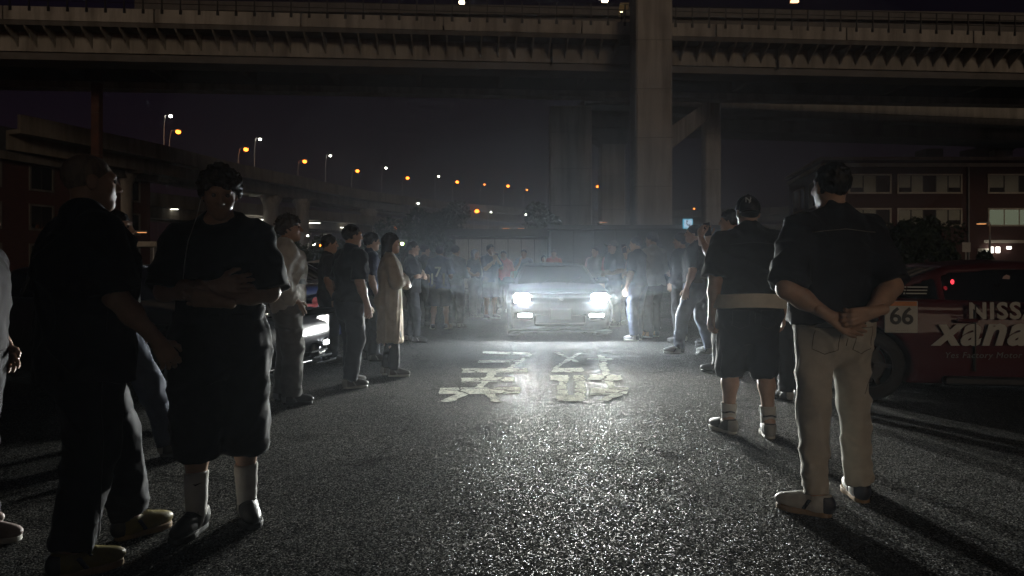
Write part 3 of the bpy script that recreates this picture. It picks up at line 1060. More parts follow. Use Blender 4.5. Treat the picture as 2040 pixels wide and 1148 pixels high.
def wheel(parent, x, y, r, s, w=.22, spokes=10, rim=None):
    rim = rim or M['alloy']
    e = ob('wheel', None, parent, (x, y, r)); e.empty_display_size = .1
    k = ('tyre', r, w, rim.name)
    if k not in MESHES:
        mb = MB()
        Mx = Matrix.Rotation(R(90), 4, 'X')
        mb.lathe([(r * .66, -w / 2), (r * .9, -w / 2 - .005), (r * .985, -w / 2 + .025), (r, -w / 4), (r, w / 4), (r * .985, w / 2 - .025), (r * .9, w / 2 + .005), (r * .66, w / 2)], 36, Mx)
        MESHES[k] = to_mesh('tyre', mb.V, mb.F, M['rubber'], True)
        mb = MB()
        mb.lathe([(.001, -.035), (.06, -.04), (.065, -.02), (.065, .03)], 16, Mx)
        mb.lathe([(r * .61, -w / 2 + .04), (r * .68, -w / 2), (r * .685, -w / 2 + .01), (r * .62, w / 2), (r * .6, w / 2)], 36, Mx)
        for i in range(spokes):
            a = 2 * math.pi * i / spokes
            m = Matrix.Rotation(a, 4, 'Y')
            mb.box((.05, -.055, -.018), (r * .64, -.02, .018), m)
        MESHES[('rim', r, w, rim.name)] = to_mesh('rim', mb.V, mb.F, rim)
        mb = MB()
        mb.lathe([(.001, .0), (r * .5, .0), (r * .5, .02), (.001, .02)], 24, Mx)
        MESHES[('disc', r, w, rim.name)] = to_mesh('brake_disc', mb.V, mb.F, M['dark_steel'])
    rot = (0, 0, 0 if s < 0 else math.pi)
    ob('tyre', MESHES[k], e, None, rot)
    ob('rim', MESHES[('rim', r, w, rim.name)], e, None, rot)
    ob('brake_disc', MESHES[('disc', r, w, rim.name)], e, None, rot)
    return e

def mirrors(root, x, hw, z, mat):
    for s in (-1, 1):
        org, ax = grid((x - .12, s * (hw + .07) - .16, z - .1), (x + .12, s * (hw + .07) + .16, z + .14), .012)
        pr = [('el', (x, s * (hw + .09), z + .02), (.055, .10, .065)), ('rc', (x + .01, s * (hw - .06), z - .04), (x, s * (hw + .05), z), .02, .022)]
        Fd = sdf(pr, .03, ax)
        Fd = smax(Fd, (x - .035) - ax[0][:, None, None], .006)
        V, Q = surface_nets(Fd, org, .012)
        ob('wing_mirror', to_mesh('wing_mirror', V, Q, mat, True), root)

def make_car(label, loc, heading, spec, pmat, h=.03, cat='car'):
    root = empty('parked_car' if not spec.get('hero') else 'sports_car', loc, R(heading))
    tag(root, label, cat)
    b, g, r = car_meshes(spec, h)
    ob('body_shell', to_mesh('body_shell', *b, pmat, True), root)
    ob('window_glass', to_mesh('window_glass', *g, M['glass_car'], True), root)
    ob('roof', to_mesh('roof', *r, pmat, True), root)
    hw = spec['W'] / 2
    for a in spec['axles']:
        for s in (-1, 1):
            wheel(root, a, s * (hw - .12), spec['wr'], s, spokes=spec.get('spokes', 10), rim=spec.get('rim'))
    mirrors(root, spec['mirror_x'], hw - .1, spec['belt'] + .02, pmat)
    return root

COUPE = dict(L=4.46, W=1.80, roof=1.29, axles=(1.32, -1.28), wr=.325,
             top=[(-2.23, .88), (-2.1, .96), (-1.5, .99), (-.9, .97), (.75, .93), (1.6, .84), (2.05, .74), (2.23, .64)],
             front=[(.1, 2.05), (.25, 2.18), (.5, 2.23), (.62, 2.2), (.8, 2.02), (1.2, 1.6)],
             rear=[(.1, -2.08), (.3, -2.19), (.6, -2.23), (.9, -2.2), (1.2, -2.1)],
             cab=[(-1.75, .85), (-1.5, .98), (-.75, 1.25), (-.3, 1.29), (.1, 1.27), (.95, .88), (1.1, .8)],
             belt=.92, posts=(-.55,), roofspan=(-.78, .14), mirror_x=.72)
SEDAN = dict(COUPE, L=4.55, W=1.76, roof=1.40,
             top=[(-2.28, .9), (-2.1, 1.0), (-1.3, 1.02), (-.9, 1.0), (.8, .97), (1.6, .9), (2.1, .78), (2.28, .66)],
             front=[(.1, 2.1), (.25, 2.22), (.5, 2.28), (.62, 2.25), (.85, 2.07), (1.2, 1.7)],
             rear=[(.1, -2.1), (.3, -2.22), (.6, -2.28), (.9, -2.24), (1.2, -2.15)],
             cab=[(-1.7, .9), (-1.5, 1.0), (-.9, 1.34), (-.4, 1.4), (.15, 1.38), (1.0, .94), (1.15, .85)],
             belt=.97, posts=(-.25, -1.0), roofspan=(-.95, .2), mirror_x=.78)
# ------------------------------------------------------------------ ground and markings
mb = MB(); mb.add([(-165, -25, 0), (165, -25, 0), (165, 320, 0), (-165, 320, 0)], [(0, 1, 2, 3)])
tag(mb.build('ground', M['asphalt']), kind='structure')

Zx = lambda x, y: (800 + x / 3.643, 640 + y / 3.643)
def stroke(root, kind, x0, y0, x1, y1, t):
    if kind == 'h': c = [(x0, y0 - t / 2), (x1, y1 - t / 2), (x1, y1 + t / 2), (x0, y0 + t / 2)]
    else: c = [(x0 - t / 2, y0), (x0 + t / 2, y0), (x1 + t / 2, y1), (x1 - t / 2, y1)]
    P = [gnd(*Zx(*q)) - root.location for q in c]
    # frayed outline: each side cut into short uneven steps
    out = []
    for i in range(4):
        a, b = P[i], P[(i + 1) % 4]
        n = max(2, int((b - a).length / .07))
        for k in range(n):
            p = a.lerp(b, k / n)
            j = .018 if k else .01
            out.append((p.x + rnd.uniform(-j, j), p.y + rnd.uniform(-j, j), .0))
    m = MB(); m.add(out, [tuple(range(len(out) - 1, -1, -1))])
    global _sz
    _sz += .0004
    m.build('stroke', M['marking'], root, loc=(0, 0, .004 + _sz))
_sz = 0
g1 = empty('road_lettering', gnd(960, 750)); tag(g1, 'worn white character painted on the asphalt, left of the two, with five bars', 'road marking')
for s in [('h', 590, 228, 930, 238, 16), ('h', 560, 296, 850, 290, 18), ('h', 440, 362, 910, 360, 30), ('v', 945, 240, 780, 345, 34), ('h', 430, 432, 820, 426, 32),
          ('h', 280, 512, 860, 505, 46), ('v', 670, 376, 560, 492, 60), ('v', 470, 528, 310, 592, 90), ('v', 630, 526, 690, 594, 70)]:
    stroke(g1, *s)
g2 = empty('road_lettering', gnd(1160, 750)); tag(g2, 'worn white character painted on the asphalt, right of the two, cracked down its side', 'road marking')
for s in [('v', 1125, 230, 1275, 300, 34), ('v', 1295, 235, 1110, 345, 38), ('h', 1095, 362, 1315, 357, 30), ('h', 1080, 416, 1215, 416, 36), ('v', 1172, 432, 1165, 545, 66),
          ('v', 1288, 398, 1300, 545, 74), ('h', 1128, 566, 1340, 566, 42), ('v', 1440, 250, 1490, 396, 54), ('h', 1345, 280, 1540, 280, 14), ('h', 1360, 416, 1600, 414, 40),
          ('v', 1500, 436, 1530, 490, 56), ('h', 1368, 516, 1640, 514, 50), ('v', 1575, 540, 1450, 590, 80)]:
    stroke(g2, *s)
# ------------------------------------------------------------------ main overpass
OVA = .075
ov = empty('overpass', (7.55, 46.2, 0), OVA)
tag(ov, 'concrete expressway overpass with ribbed underside crossing the top of the picture', 'overpass')
U0, U1 = -75, 80
def ovbox(name, u0, u1, v0, v1, z0, z1, mat):
    m = MB(); m.box((u0, v0, z0), (u1, v1, z1)); return m.build(name, mat, ov)
# parapet in cast lengths with open joints
u = U0
lens = 9.0
while u < U1:
    gap = .05
    u2 = min(u + lens, U1)
    if not (1.9 < (u + u2) / 2 < 3):
        ovbox('parapet_panel', u + gap, u2 - gap, -.05, .22, 16.3, 17.14, M['concrete_l'])
    u = u2
ovbox('deck', U0, U1, .0, 10.6, 16.0, 16.3, M['concrete_d'])
ovbox('girder', U0, 1.6, 1.35, 1.75, 14.76, 16.0, M['concrete'])
ovbox('girder', 3.4, U1, 1.35, 1.75, 14.76, 16.0, M['concrete'])
ovbox('lower_flange', U0, U1, 1.5, 3.4, 14.28, 14.74, M['steel'])
ovbox('far_girder', U0, U1, 8.9, 9.3, 14.75, 16.0, M['steel'])
ovbox('far_flange', U0, U1, 8.6, 9.9, 14.25, 14.73, M['concrete'])
m = MB()
m.prism([(0, 0), (1.33, 0), (1.33, -.98), (.95, -.62), (.12, -.16)], .09, Matrix(((0, 0, 1, 0), (1, 0, 0, 0), (0, 1, 0, 0), (0, 0, 0, 1))))
me = to_mesh('bracket', m.V, m.F, M['concrete'])
u = -48.0
while u < 48:
    ob('bracket', me, ov, (u, 0.01, 15.99)); u += 1.13
m = MB(); m.box((-.035, -.13, 16.88), (.035, -.055, 18.25)); m.box((-.09, -.075, 16.86), (.09, -.052, 17.12))
me = to_mesh('fence_post', m.V, m.F, M['dark_steel'])
u = -47.6
while u < 48:
    ob('fence_post', me, ov, (u, 0, 0)); u += 1.13
for z in (17.5, 17.9, 18.25):
    m = MB(); m.tube([(U0, -.09, z), (U1, -.09, z)], .022, 6); m.build('fence_rail', M['dark_steel'], ov)
for u in np.arange(-70, 76, 6.2):
    ovbox('cross_beam', u, u + .35, 1.76, 8.88, 14.9, 15.99, M['steel'])
for px in (1102, 1573):
    uu = (px - 1020) / F * 46.5 - 7.55
    m = MB(); m.tube([(uu, 1.2, 16.0), (uu, 1.2, 15.2), (uu + .04, 1.22, 14.6)], .08, 8); m.build('drain_pipe', M['dark_steel'], ov)

# upper deck, further back
up = empty('upper_deck', (0, 76, 0), .04)
tag(up, 'dark higher viaduct deck along the very top of the picture', 'overpass')
m = MB(); m.box((-40, 0, 28.2), (70, 9, 29.2)); m.build('deck', M['steel'], up)
m = MB(); m.box((-40, .6, 27.0), (70, 1.0, 28.2)); m.build('girder', M['steel'], up)
for u in np.arange(-38, 70, 8.0):
    m = MB(); m.box((u, 1.02, 27.2), (u + .4, 8.8, 28.19)); m.build('cross_beam', M['steel'], up)

# ------------------------------------------------------------------ piers
def pier(label, x0, x1, y0, y1, z1, mat, cap=None, bev=.12):
    r = empty('pier', ((x0 + x1) / 2, (y0 + y1) / 2, 0)); tag(r, label, 'pier')
    w, d = (x1 - x0) / 2, (y1 - y0) / 2
    m = MB(); m.box((-w, -d, 0), (w, d, z1), bev=bev); m.build('shaft', mat, r)
    m = MB(); m.box((-w - .25, -d - .25, 0), (w + .25, d + .25, .7)); m.build('footing', M['concrete_d'], r)
    z = 3.0
    while z < z1 - 1:                                   # casting joints as shallow bands
        m = MB(); m.box((-w - .004, -d - .004, z), (w + .004, d + .004, z + .03)); m.build('casting_joint', M['concrete_d'], r); z += 3.0
    if cap: cap(r, w, d, z1)
    return r
Xp = lambda px, Y: (px - 1020) / F * Y
def crosshead(r, w, d, z1):
    m = MB(); m.prism([(-w, z1 - 2.6), (w, z1 - 2.6), (w + 2.2, z1 - .9), (w + 2.2, z1), (-w - 2.2, z1), (-w - 2.2, z1 - .9)], 2 * d + .1, Matrix(((1, 0, 0, 0), (0, 0, 1, -d - .05), (0, 1, 0, 0), (0, 0, 0, 1))))
    m.build('crosshead', M['concrete_d'], r)
pier('tall concrete pier rising past the overpass right of the headlit car', Xp(1267, 43.2), Xp(1340, 43.2), 43.2, 45.6, 30, M['concrete_l'])
pier('wide pale concrete pier directly above the headlit car', Xp(1096, 57.5), Xp(1180, 57.5), 57.5, 59.5, 14.2, M['concrete_l'])
pier('concrete pier half hidden left of the tallest pier', Xp(1197, 62), Xp(1246, 62), 62, 64, 14.4, M['concrete'], crosshead)
pier('narrow concrete pier right of the tallest pier', Xp(1405, 58), Xp(1437, 58), 58, 59.3, 15.3, M['concrete_l'])
pier('slender rust brown column under the overpass at upper left', Xp(180, 50), Xp(196, 50), 50, 50.6, 14.2, rough_mat('rusty_steel', (.12, .05, .032), .75, .35, 1.2, bumpd=.01), bev=.06)
# haunched strut between the tall pier and the narrow pier
st = empty('haunched_beam', (9.9, 46, 0)); tag(st, 'slanting concrete beam reaching from the tall pier to the narrow one', 'beam')
m = MB()
p0, p1 = at(1322, 310, 47), at(1418, 232, 57)
q0, q1 = at(1322, 262, 47), at(1418, 196, 57)
o_ = Vector((9.9, 46, 0)); dy = Vector((0, 1.6, 0))
m.add([p - o_ for p in (p0, p1, q1, q0, p0 + dy, p1 + dy, q1 + dy, q0 + dy)], [(0, 1, 2, 3), (7, 6, 5, 4), (0, 4, 5, 1), (1, 5, 6, 2), (2, 6, 7, 3), (3, 7, 4, 0)])
m.build('beam_web', M['concrete'], st)

# right-hand lower ramp
rr = empty('side_ramp', (20, 62, 0), .16); tag(rr, 'brown lit ramp deck passing above the brick building at right', 'overpass')
m = MB(); m.box((-14, 0, 14.3), (60, 7, 15.3)); m.build('deck', M['concrete_d'], rr)
m = MB(); m.box((-14, -.12, 14.9), (60, .15, 16.2)); m.build('parapet', M['concrete'], rr)
m = MB(); m.box((-14, 1.4, 13.2), (60, 5.4, 14.29)); m.build('girder', M['concrete_d'], rr)
pier('pale pier under the side ramp at the right edge', Xp(1988, 74), Xp(2026, 74), 74.5, 76.5, 15.9, M['concrete'], crosshead)

# ------------------------------------------------------------------ curved ramps
def sweep(pts, prof, z0):
    """closed profile (v, z) swept along plan points; v measured to the far side"""
    m = MB(); n = len(prof)
    vs, fs = [], []
    for i, p in enumerate(pts):
        a, b = pts[max(i - 1, 0)], pts[min(i + 1, len(pts) - 1)]
        t = (Vector(b) - Vector(a)).normalized(); nn = Vector((-t.y, t.x))
        for v, z in prof:
            vs.append((p[0] + nn.x * v, p[1] + nn.y * v, z0 + z))
    for i in range(len(pts) - 1):
        for k in range(n):
            j = (k + 1) % n
            fs.append((i * n + k, i * n + j, i * n + n + j, i * n + n + k))
    fs.append(tuple(range(n))); fs.append(tuple((len(pts) - 1) * n + k for k in range(n - 1, -1, -1)))
    m.add(vs, fs); return m

def spline(cp, per=6):
    out = []
    cp = [Vector(c) for c in cp]
    for i in range(len(cp) - 1):
        p0, p1, p2, p3 = cp[max(i - 1, 0)], cp[i], cp[i + 1], cp[min(i + 2, len(cp) - 1)]
        for k in range(per):
            t = k / per
            out.append(.5 * ((2 * p1) + (p2 - p0) * t + (2 * p0 - 5 * p1 + 4 * p2 - p3) * t * t + (3 * p1 - p0 - 3 * p2 + p3) * t ** 3))
    out.append(cp[-1]); return out

def ramp_pts(pix, ztop):
    out = []
    for px, py in pix:
        Y = (ztop - CH) * F / (YH - py); out.append((Xp(px, Y), Y))
    return out
RA = spline(ramp_pts([(40, 228), (100, 240), (200, 262), (330, 290), (480, 327), (600, 352), (700, 374), (800, 390), (900, 403), (1000, 411), (1100, 417), (1250, 420), (1400, 418), (1580, 412)], 12.2))
RB = spline(ramp_pts([(180, 370), (300, 383), (450, 400), (560, 412), (740, 430), (820, 438), (930, 446), (1000, 451), (1120, 453)], 8.5))
def ramp_thing(label, pts, ztop):
    r = empty('curved_ramp'); tag(r, label, 'overpass')
    sweep(pts, [(0, 0), (0, -1.05), (.28, -1.05), (.28, 0)], ztop).build('parapet', M['concrete_ramp'], r)
    sweep(pts, [(8.2, 0), (8.2, -1.05), (8.48, -1.05), (8.48, 0)], ztop).build('parapet', M['concrete_ramp'], r)
    sweep(pts, [(-.06, -1.055), (-.06, -1.38), (8.54, -1.38), (8.54, -1.055)], ztop).build('deck', M['concrete_ramp'], r)
    sweep(pts, [(1.3, -1.385), (1.3, -2.5), (3.2, -2.5), (3.2, -1.385)], ztop).build('girder', M['concrete_ramp'], r)
    sweep(pts, [(5.2, -1.385), (5.2, -2.5), (7.1, -2.5), (7.1, -1.385)], ztop).build('girder', M['concrete_ramp'], r)
    return r
ra = ramp_thing('upper curved expressway ramp lined with orange lamps, sweeping from left to centre', RA, 12.2)
rb = ramp_thing('lower curved ramp running beneath the lamp lined one', RB, 8.5)
def ramp_y(pts, px):
    best = min(range(len(pts)), key=lambda i: abs(1020 + pts[i][0] / pts[i][1] * F - px))
    return pts[best][1]
for px, w, z, nm in ((243, 1.4, 9.7, 'leftmost round pier under the curved ramps, beside the red brick building'), (540, 1.5, 9.7, 'pier under the curved ramps behind the person in the cream top'),
                 (602, 1.4, 9.7, 'short pale pier between the two curved ramps'), (735, 1.6, 9.7, 'far pier under the curved ramps beside the trees')):
    Y = ramp_y(RA, px) + 4.2
    r = empty('ramp_pier', (Xp(px, Y), Y, 0)); tag(r, nm, 'pier', 'piers under the curved ramps')
    m = MB(); m.lathe([(w * .62, 0), (w * .62, z - 1.2), (w * .9, z - .3), (w * .9, z)], 20); m.add([(0, 0, z)], []); m.build('shaft', M['concrete'], r, True)
    m = MB(); m.box((-2.4, -.8, z - .25), (2.4, .8, z)); m.build('bearing_beam', M['concrete_d'], r)

# ------------------------------------------------------------------ lamps
E_OR = emit('sodium_glow', (1.0, .20, .02), 10)
E_WH = emit('white_lamp_glow', (1.0, .96, .82), 45)
E_GR = emit('green_white_glow', (.75, 1.0, .35), 55)
E_WW = emit('warm_white_glow', (1.0, .8, .5), 20)
E_DIM = emit('dim_sodium_glow', (1.0, .42, .14), 1.6)
def bulb(m, c, r, sq=1.0, n=10):
    m.lathe([(.001, -r * sq), (r * .7, -r * .7 * sq), (r, 0), (r * .7, r * .7 * sq), (.001, r * sq)], n, Matrix.Translation(c)); return m
def street_lamp(label, px, py, Y, zbase, kind, group, rad=.2, arm=.9, cat='street lamp'):
    p = at(px, py, Y)
    r = empty('street_lamp', (p.x, Y, zbase)); tag(r, label, cat, group)
    h = p.z - zbase
    E = {'o': E_OR, 'w': E_WH, 'g': E_GR}[kind]
    m = MB(); m.tube([(-arm, 0, 0), (-arm, 0, h * .8), (-arm * .8, 0, h + .12), (-.1, 0, h + .2)], [.07, .055, .045, .04], 8); m.build('pole', M['galv'], r)
    m = MB(); m.box((-.3, -.14, h + .1), (.32, .14, h + .26), bev=.04); m.build('lamp_housing', M['galv'], r)
    m = MB(); bulb(m, Vector((0, 0, h)), rad, .8); m.build('lamp_bulb', E, r, True)
    return r
orange = [(355, 263), (490, 298), (607, 322), (712, 341), (812, 355), (911, 363), (1012, 371), (1097, 369), (1191, 372)]
ordw = ['first', 'second', 'third', 'fourth', 'fifth', 'sixth', 'seventh', 'eighth', 'ninth', 'tenth']
for i, (px, py) in enumerate(orange):
    street_lamp('orange street lamp on the upper curved ramp, %s from the left' % ordw[i], px, py, ramp_y(RA, px) + 6, 10.9, 'o', 'orange lamps along the upper ramp', .27 + .012 * i)
white = [(340, 232), (518, 278), (658, 311), (769, 335), (874, 352)]
for i, (px, py) in enumerate(white):
    street_lamp('tall white street lamp behind the upper curved ramp, %s from the left' % ordw[i], px, py, ramp_y(RA, px) + 8, 10.9, 'w', 'white lamps along the upper ramp', .16, .7)
for i, (px, py) in enumerate([(965, 368), (1050, 379)]):
    street_lamp(['small amber lamp on the far ramp between the sixth and seventh orange lamps', 'small amber lamp on the far ramp right of the seventh orange lamp'][i], px, py, 150, 10.9, 'o', 'orange lamps along the upper ramp', .2)
# lower lamps, standing on the ground or on the lower ramp
low = [(742, 408, 112, 7.4, 'o', .28, 'orange lamp on the lower ramp above the trees at left centre'), (950, 421, 128, 7.4, 'o', .42, 'orange lamp on the lower ramp right of the trees'),
       (790, 455, 70, 0, 'o', .24, 'orange lamp hanging low in front of the dark trees'), (801, 486, 44, 0, 'g', .10, 'greenish white lamp glowing beside the trees'),
       (323, 405, 84, 0, 'w', .17, 'white lamp on a tall lit pole beside the left brick building'), (325, 477, 78, 0, 'w', .12, 'low white lamp at the foot of the tall white lamp'),
       (833, 406, 110, 7.4, 'w', .15, 'white lamp seen through the upper branches of the trees'), (978, 423, 130, 7.4, 'w', .11, 'small white lamp under the far ramp, right of the low orange one'),
       (1047, 428, 132, 7.4, 'w', .17, 'small white lamp on the lower ramp left of the wide pier'), (613, 470, 60, 0, 'w', .08, 'small white light behind the person in the cream top, left of a pair'),
       (653, 470, 60, 0, 'w', .10, 'small white light behind the person in the cream top, right of a pair'), (625, 487, 50, 0, 'w', .10, 'warm white light low behind the person in the cream top'),
       (638, 490, 52, 0, 'o', .11, 'tiny orange light low behind the person in the cream top'), (913, 432, 120, 7.4, 'w', .10, 'tiny white lamp just right of the dark trees')]
for px, py, Y, zb, k, rad, lab in low:
    street_lamp(lab, px, py, Y, zb, k, 'lamps around the car park', rad, .5)
for i, (px, py) in enumerate([(1359, 421), (1364, 425), (1369, 420), (1377, 429), (1383, 416), (1388, 437)]):
    street_lamp('far orange lamp in the cluster between the two right piers, %s from the left' % ordw[i], px, py, 150 + i, 6, 'o', 'far orange lamps between the right piers', .2, .4)
# fixtures under the ramps
for i, (zx, zy, w) in enumerate([(350, 295, .7), (465, 315, .9), (470, 353, .9), (380, 336, .6), (730, 357, .8), (985, 413, 1.0), (935, 430, .5), (980, 435, 1.0), (1295, 483, .5), (1490, 478, 1.0), (1500, 500, 1.4), (1590, 522, .5)]):
    px, py = 180 + zx / 2.914, 220 + zy / 2.914
    Y = ramp_y(RA, px) + 3 + (i % 3)
    p = at(px, py, Y)
    m = MB(); m.box((-w / 2, -.12, -.05), (w / 2, .12, .05), bev=.02)
    o = m.build('tube_light', E_WH if w > .8 else emit('tube_glow_dim', (1, .97, .85), 8), loc=p)
    tag(o, 'white tube light under the upper curved ramp, %s from the left' % (ordw + ['eleventh', 'twelfth'])[sorted([350, 465, 470, 380, 730, 985, 935, 980, 1295, 1490, 1500, 1590]).index(zx)], 'tube light', 'tube lights under the upper ramp')
for i, (zx, zy, w) in enumerate([(465, 575, 1.6), (930, 631, 2.2), (980, 635, 1.0), (1300, 655, 1.6), (1490, 681, 2.4)]):
    px, py = 180 + zx / 2.914, 220 + zy / 2.914
    Y = ramp_y(RB, px) + 1.0
    p = at(px, py, Y)
    m = MB(); m.box((-w / 2, -.06, -.03), (w / 2, .06, .03), bev=.01)
    o = m.build('tube_light', emit('tube_glow_dim', (1, .97, .85), 8), loc=p)
    tag(o, 'thin white strip light under the lower curved ramp, %s from the left' % ordw[i], 'tube light', 'strip lights under the lower ramp')
# double-armed post lamps, barely lit
for px, py, Y, lab, arms in ((1023, 455, 58, 'two armed dim orange post lamp behind the headlit car', (-1, 1)), (265, 463, 50, 'two armed dim orange post lamp against the left brick building', (-1, 1)),
                             (1972, 446, 52, 'single armed dim orange post lamp before the lit window at right', (-1,)), (1186, 443, 56, 'single armed dim lamp at the foot of the half hidden pier', (1,))):
    p = at(px, py, Y); r = empty('post_lamp', (p.x, Y, 0)); tag(r, lab, 'street lamp', 'dim post lamps')
    m = MB(); m.tube([(0, 0, 0), (0, 0, p.z)], [.09, .06], 8); m.build('pole', M['galv'], r)
    for s in arms:
        m = MB(); m.box((min(s * .05, s * .95), -.16, p.z), (max(s * .05, s * .95), .16, p.z + .12), bev=.03); m.build('lamp_housing', M['galv'], r)
        m = MB(); m.box((min(s * .35, s * .9), -.13, p.z - .03), (max(s * .35, s * .9), .13, p.z - .002)); m.build('diffuser', E_DIM, r)
# lamps under the upper deck and the lit sign by the tall pier
for px, py, Y, w, E, lab in ((920, 5, 72, .55, E_WW, 'white floodlight under the highest deck at top centre'), (1205, 1, 60, .5, E_WW, 'white floodlight above the overpass left of the tall pier'),
                             (1583, 3, 72, .8, emit('slatted_lamp_glow', (1, .5, .25), 4), 'orange slatted lamp above the overpass right of the tall pier')):
    p = at(px, py, Y); r = empty('flood_light', p); tag(r, lab, 'flood light')
    m = MB(); m.box((-w / 2, -.15, -.12), (w / 2, .15, .12), bev=.04); m.build('lamp_face', E, r)
    m = MB(); m.box((-w / 2 - .08, .16, -.2), (w / 2 + .08, .5, .24), bev=.05); m.build('lamp_housing', M['dark_steel'], r)
    m = MB(); m.tube([(0, .33, .2), (0, .33, 29.3 - p.z if Y > 70 else 2.5)], .06, 6); m.build('hanger', M['dark_steel'], r)
p = at(1236, 34, 47.6); r = empty('traffic_sign', p); tag(r, 'small floodlit tan sign plate on the overpass beside the tall pier', 'sign')
tan = rough_mat('tan_sign_face', (.6, .45, .25), .6, .1, 2)
m = MB(); m.add([(-.1, 0, .5), (-.02, 0, .98), (.62, 0, .98), (.52, 0, .55), (.22, 0, .5), (.16, 0, .1), (-.1, 0, .06)], [(0, 1, 2, 3, 4), (0, 4, 5, 6)])
m2 = MB(); m2.prism([(-.1, .5), (-.02, .98), (.62, .98), (.5, .52), (.2, .48), (.14, 0), (-.12, 0)][::-1], .06, Matrix(((1, 0, 0, 0), (0, 0, 1, 0), (0, 1, 0, 0), (0, 0, 0, 1))))
m2.build('plate', tan, r)
m = MB(); m.tube([(.1, .08, -1.0), (.1, .08, .9)], .04, 6); m.build('post', M['galv'], r)
r2 = empty('flood_light', p + Vector((-.1, -1.1, -.1))); tag(r2, 'small warm floodlight on the overpass fence aimed at the tan sign', 'flood light')
m = MB(); m.box((-.12, -.05, -.06), (.12, .05, .02)); m.build('lamp_housing', M['dark_steel'], r2)
m = MB(); m.box((-.09, -.02, .021), (.09, .05, .04)); m.build('lamp_face', emit('sign_flood', (1, .8, .45), 40), r2)
m = MB(); m.box((-.05, -.03, -1.2), (.05, .03, -.06)); m.build('bracket', M['dark_steel'], r2)

# ------------------------------------------------------------------ brick buildings
def windows(root, M4, rects, pane_mat, trim='trim', blinds=True):
    """M4 maps (u, z, outward) to the building; rects = (u0, u1, z0, z1, mullions, lit)"""
    for (u0, u1, z0, z1, mul, lit) in rects:
        m = MB(); t = .16
        for a, b, c, d in ((u0 - t, u1 + t, z1, z1 + t), (u0 - t, u1 + t, z0 - t, z0), (u0 - t, u0, z0, z1), (u1, u1 + t, z0, z1)):
            m.prism([(a, c), (b, c), (b, d), (a, d)], .1, M4)
        fr = m.build('window', M[trim], root)
        m = MB(); m.prism([(u0, z0), (u1, z0), (u1, z1), (u0, z1)], .02, M4); m.build('pane', pane_mat if not lit else LIT, fr)
        for k in range(1, mul):
            uu = u0 + (u1 - u0) * k / mul
            m = MB(); m.prism([(uu - .05, z0), (uu + .05, z0), (uu + .05, z1), (uu - .05, z1)], .06, M4); m.build('mullion', M['dark_steel'] if not lit else M['trim'], fr)
        if not lit and blinds:
            for k in range(mul):
                a = u0 + (u1 - u0) * k / mul + .07; b = u0 + (u1 - u0) * (k + 1) / mul - .07
                if (k * 7 + int(u0 * 3)) % 3 != 0:
                    m = MB(); m.prism([(a, z0 + (.0 if k % 2 else .45)), (b, z0 + (.0 if k % 2 else .45)), (b, z1 - .03), (a, z1 - .03)], .03, M4); m.build('blind', M['blind'], fr)
LIT = emit('lit_office_window', (.72, .82, .55), .13)
YB = 70.0
bx0, bx1 = Xp(1640, YB), Xp(2300, YB)
br_ = empty('brick_building', (bx0, YB, 0)); tag(br_, 'three storey red brick building with pale window frames at right', 'building')
Lr = bx1 - bx0
cx, cyy = Xp(1572, 86) - bx0, 16.0
pts = [(0, 0), (Lr, 0), (Lr, 18), (cx, cyy)]
def poly_wall(pts, z0, z1, out=0):
    n = len(pts); c = Vector((sum(p[0] for p in pts) / n, sum(p[1] for p in pts) / n))
    P = [Vector(p) + (Vector(p) - c).normalized() * out for p in pts]
    m = MB(); m.add([(p.x, p.y, z0) for p in P] + [(p.x, p.y, z1) for p in P], [tuple(range(n - 1, -1, -1)), tuple(range(n, 2 * n))] + [(i, (i + 1) % n, n + (i + 1) % n, n + i) for i in range(n)])
    return m
poly_wall(pts, 0, 10.9).build('wall', M['brick_r'], br_)
poly_wall(pts, 10.9, 11.25, .25).build('cornice', M['trim'], br_)
poly_wall(pts, 11.25, 11.55, .05).build('frieze', M['brick_r'], br_)
poly_wall(pts, 11.55, 11.85, .5).build('parapet', M['trim'], br_)
FR = Matrix(((1, 0, 0, 0), (0, 0, -1, 0), (0, 1, 0, 0), (0, 0, 0, 1)))
def zz(py): return CH + (YH - py) / F * YB
uu = lambda px: Xp(px, YB) - bx0
rc_ = []
for y0, y1, row in ((383, 350, 0), (448, 418, 1)):
    for a, b, ml in ((1693, 1772, 3), (1790, 1913, 5), (1970, 2090, 4), (2110, 2200, 4)):
        rc_.append((uu(a), uu(b), zz(y0), zz(y1), ml, row == 1 and 1960 < a < 2050))
rc_ += [(uu(1690), uu(1772), .9, 3.0, 3, False), (uu(1950), uu(1968), .3, 2.6, 1, False)]
windows(br_, FR, rc_, M['pane'])
ang = math.atan2(cyy, cx)
LM = Matrix(((math.cos(ang), 0, -math.sin(ang), 0), (math.sin(ang), 0, math.cos(ang), 0), (0, 1, 0, 0), (0, 0, 0, 1)))
windows(br_, LM, [(2.2, 5.6, 7.3, 9.6, 2, False), (8, 13.5, 7.3, 9.6, 3, False), (2.2, 5.6, 3.4, 5.6, 2, False)], M['pane'])
m = MB(); m.tube([(uu(1928), -.14, 0), (uu(1928), -.14, 10.9)], .09, 8); m.build('downpipe', M['galv'], br_)
m = MB(); m.box((uu(1960), -.05, 3.3), (uu(2200), .0, 3.6)); m.build('string_course', M['trim'], br_)
for px in (1880, 1975):
    m = MB(); m.box((uu(px), 3, 11.86), (uu(px) + 1.8, 5, 13.2)); m.build('roof_unit', M['steel'], br_)
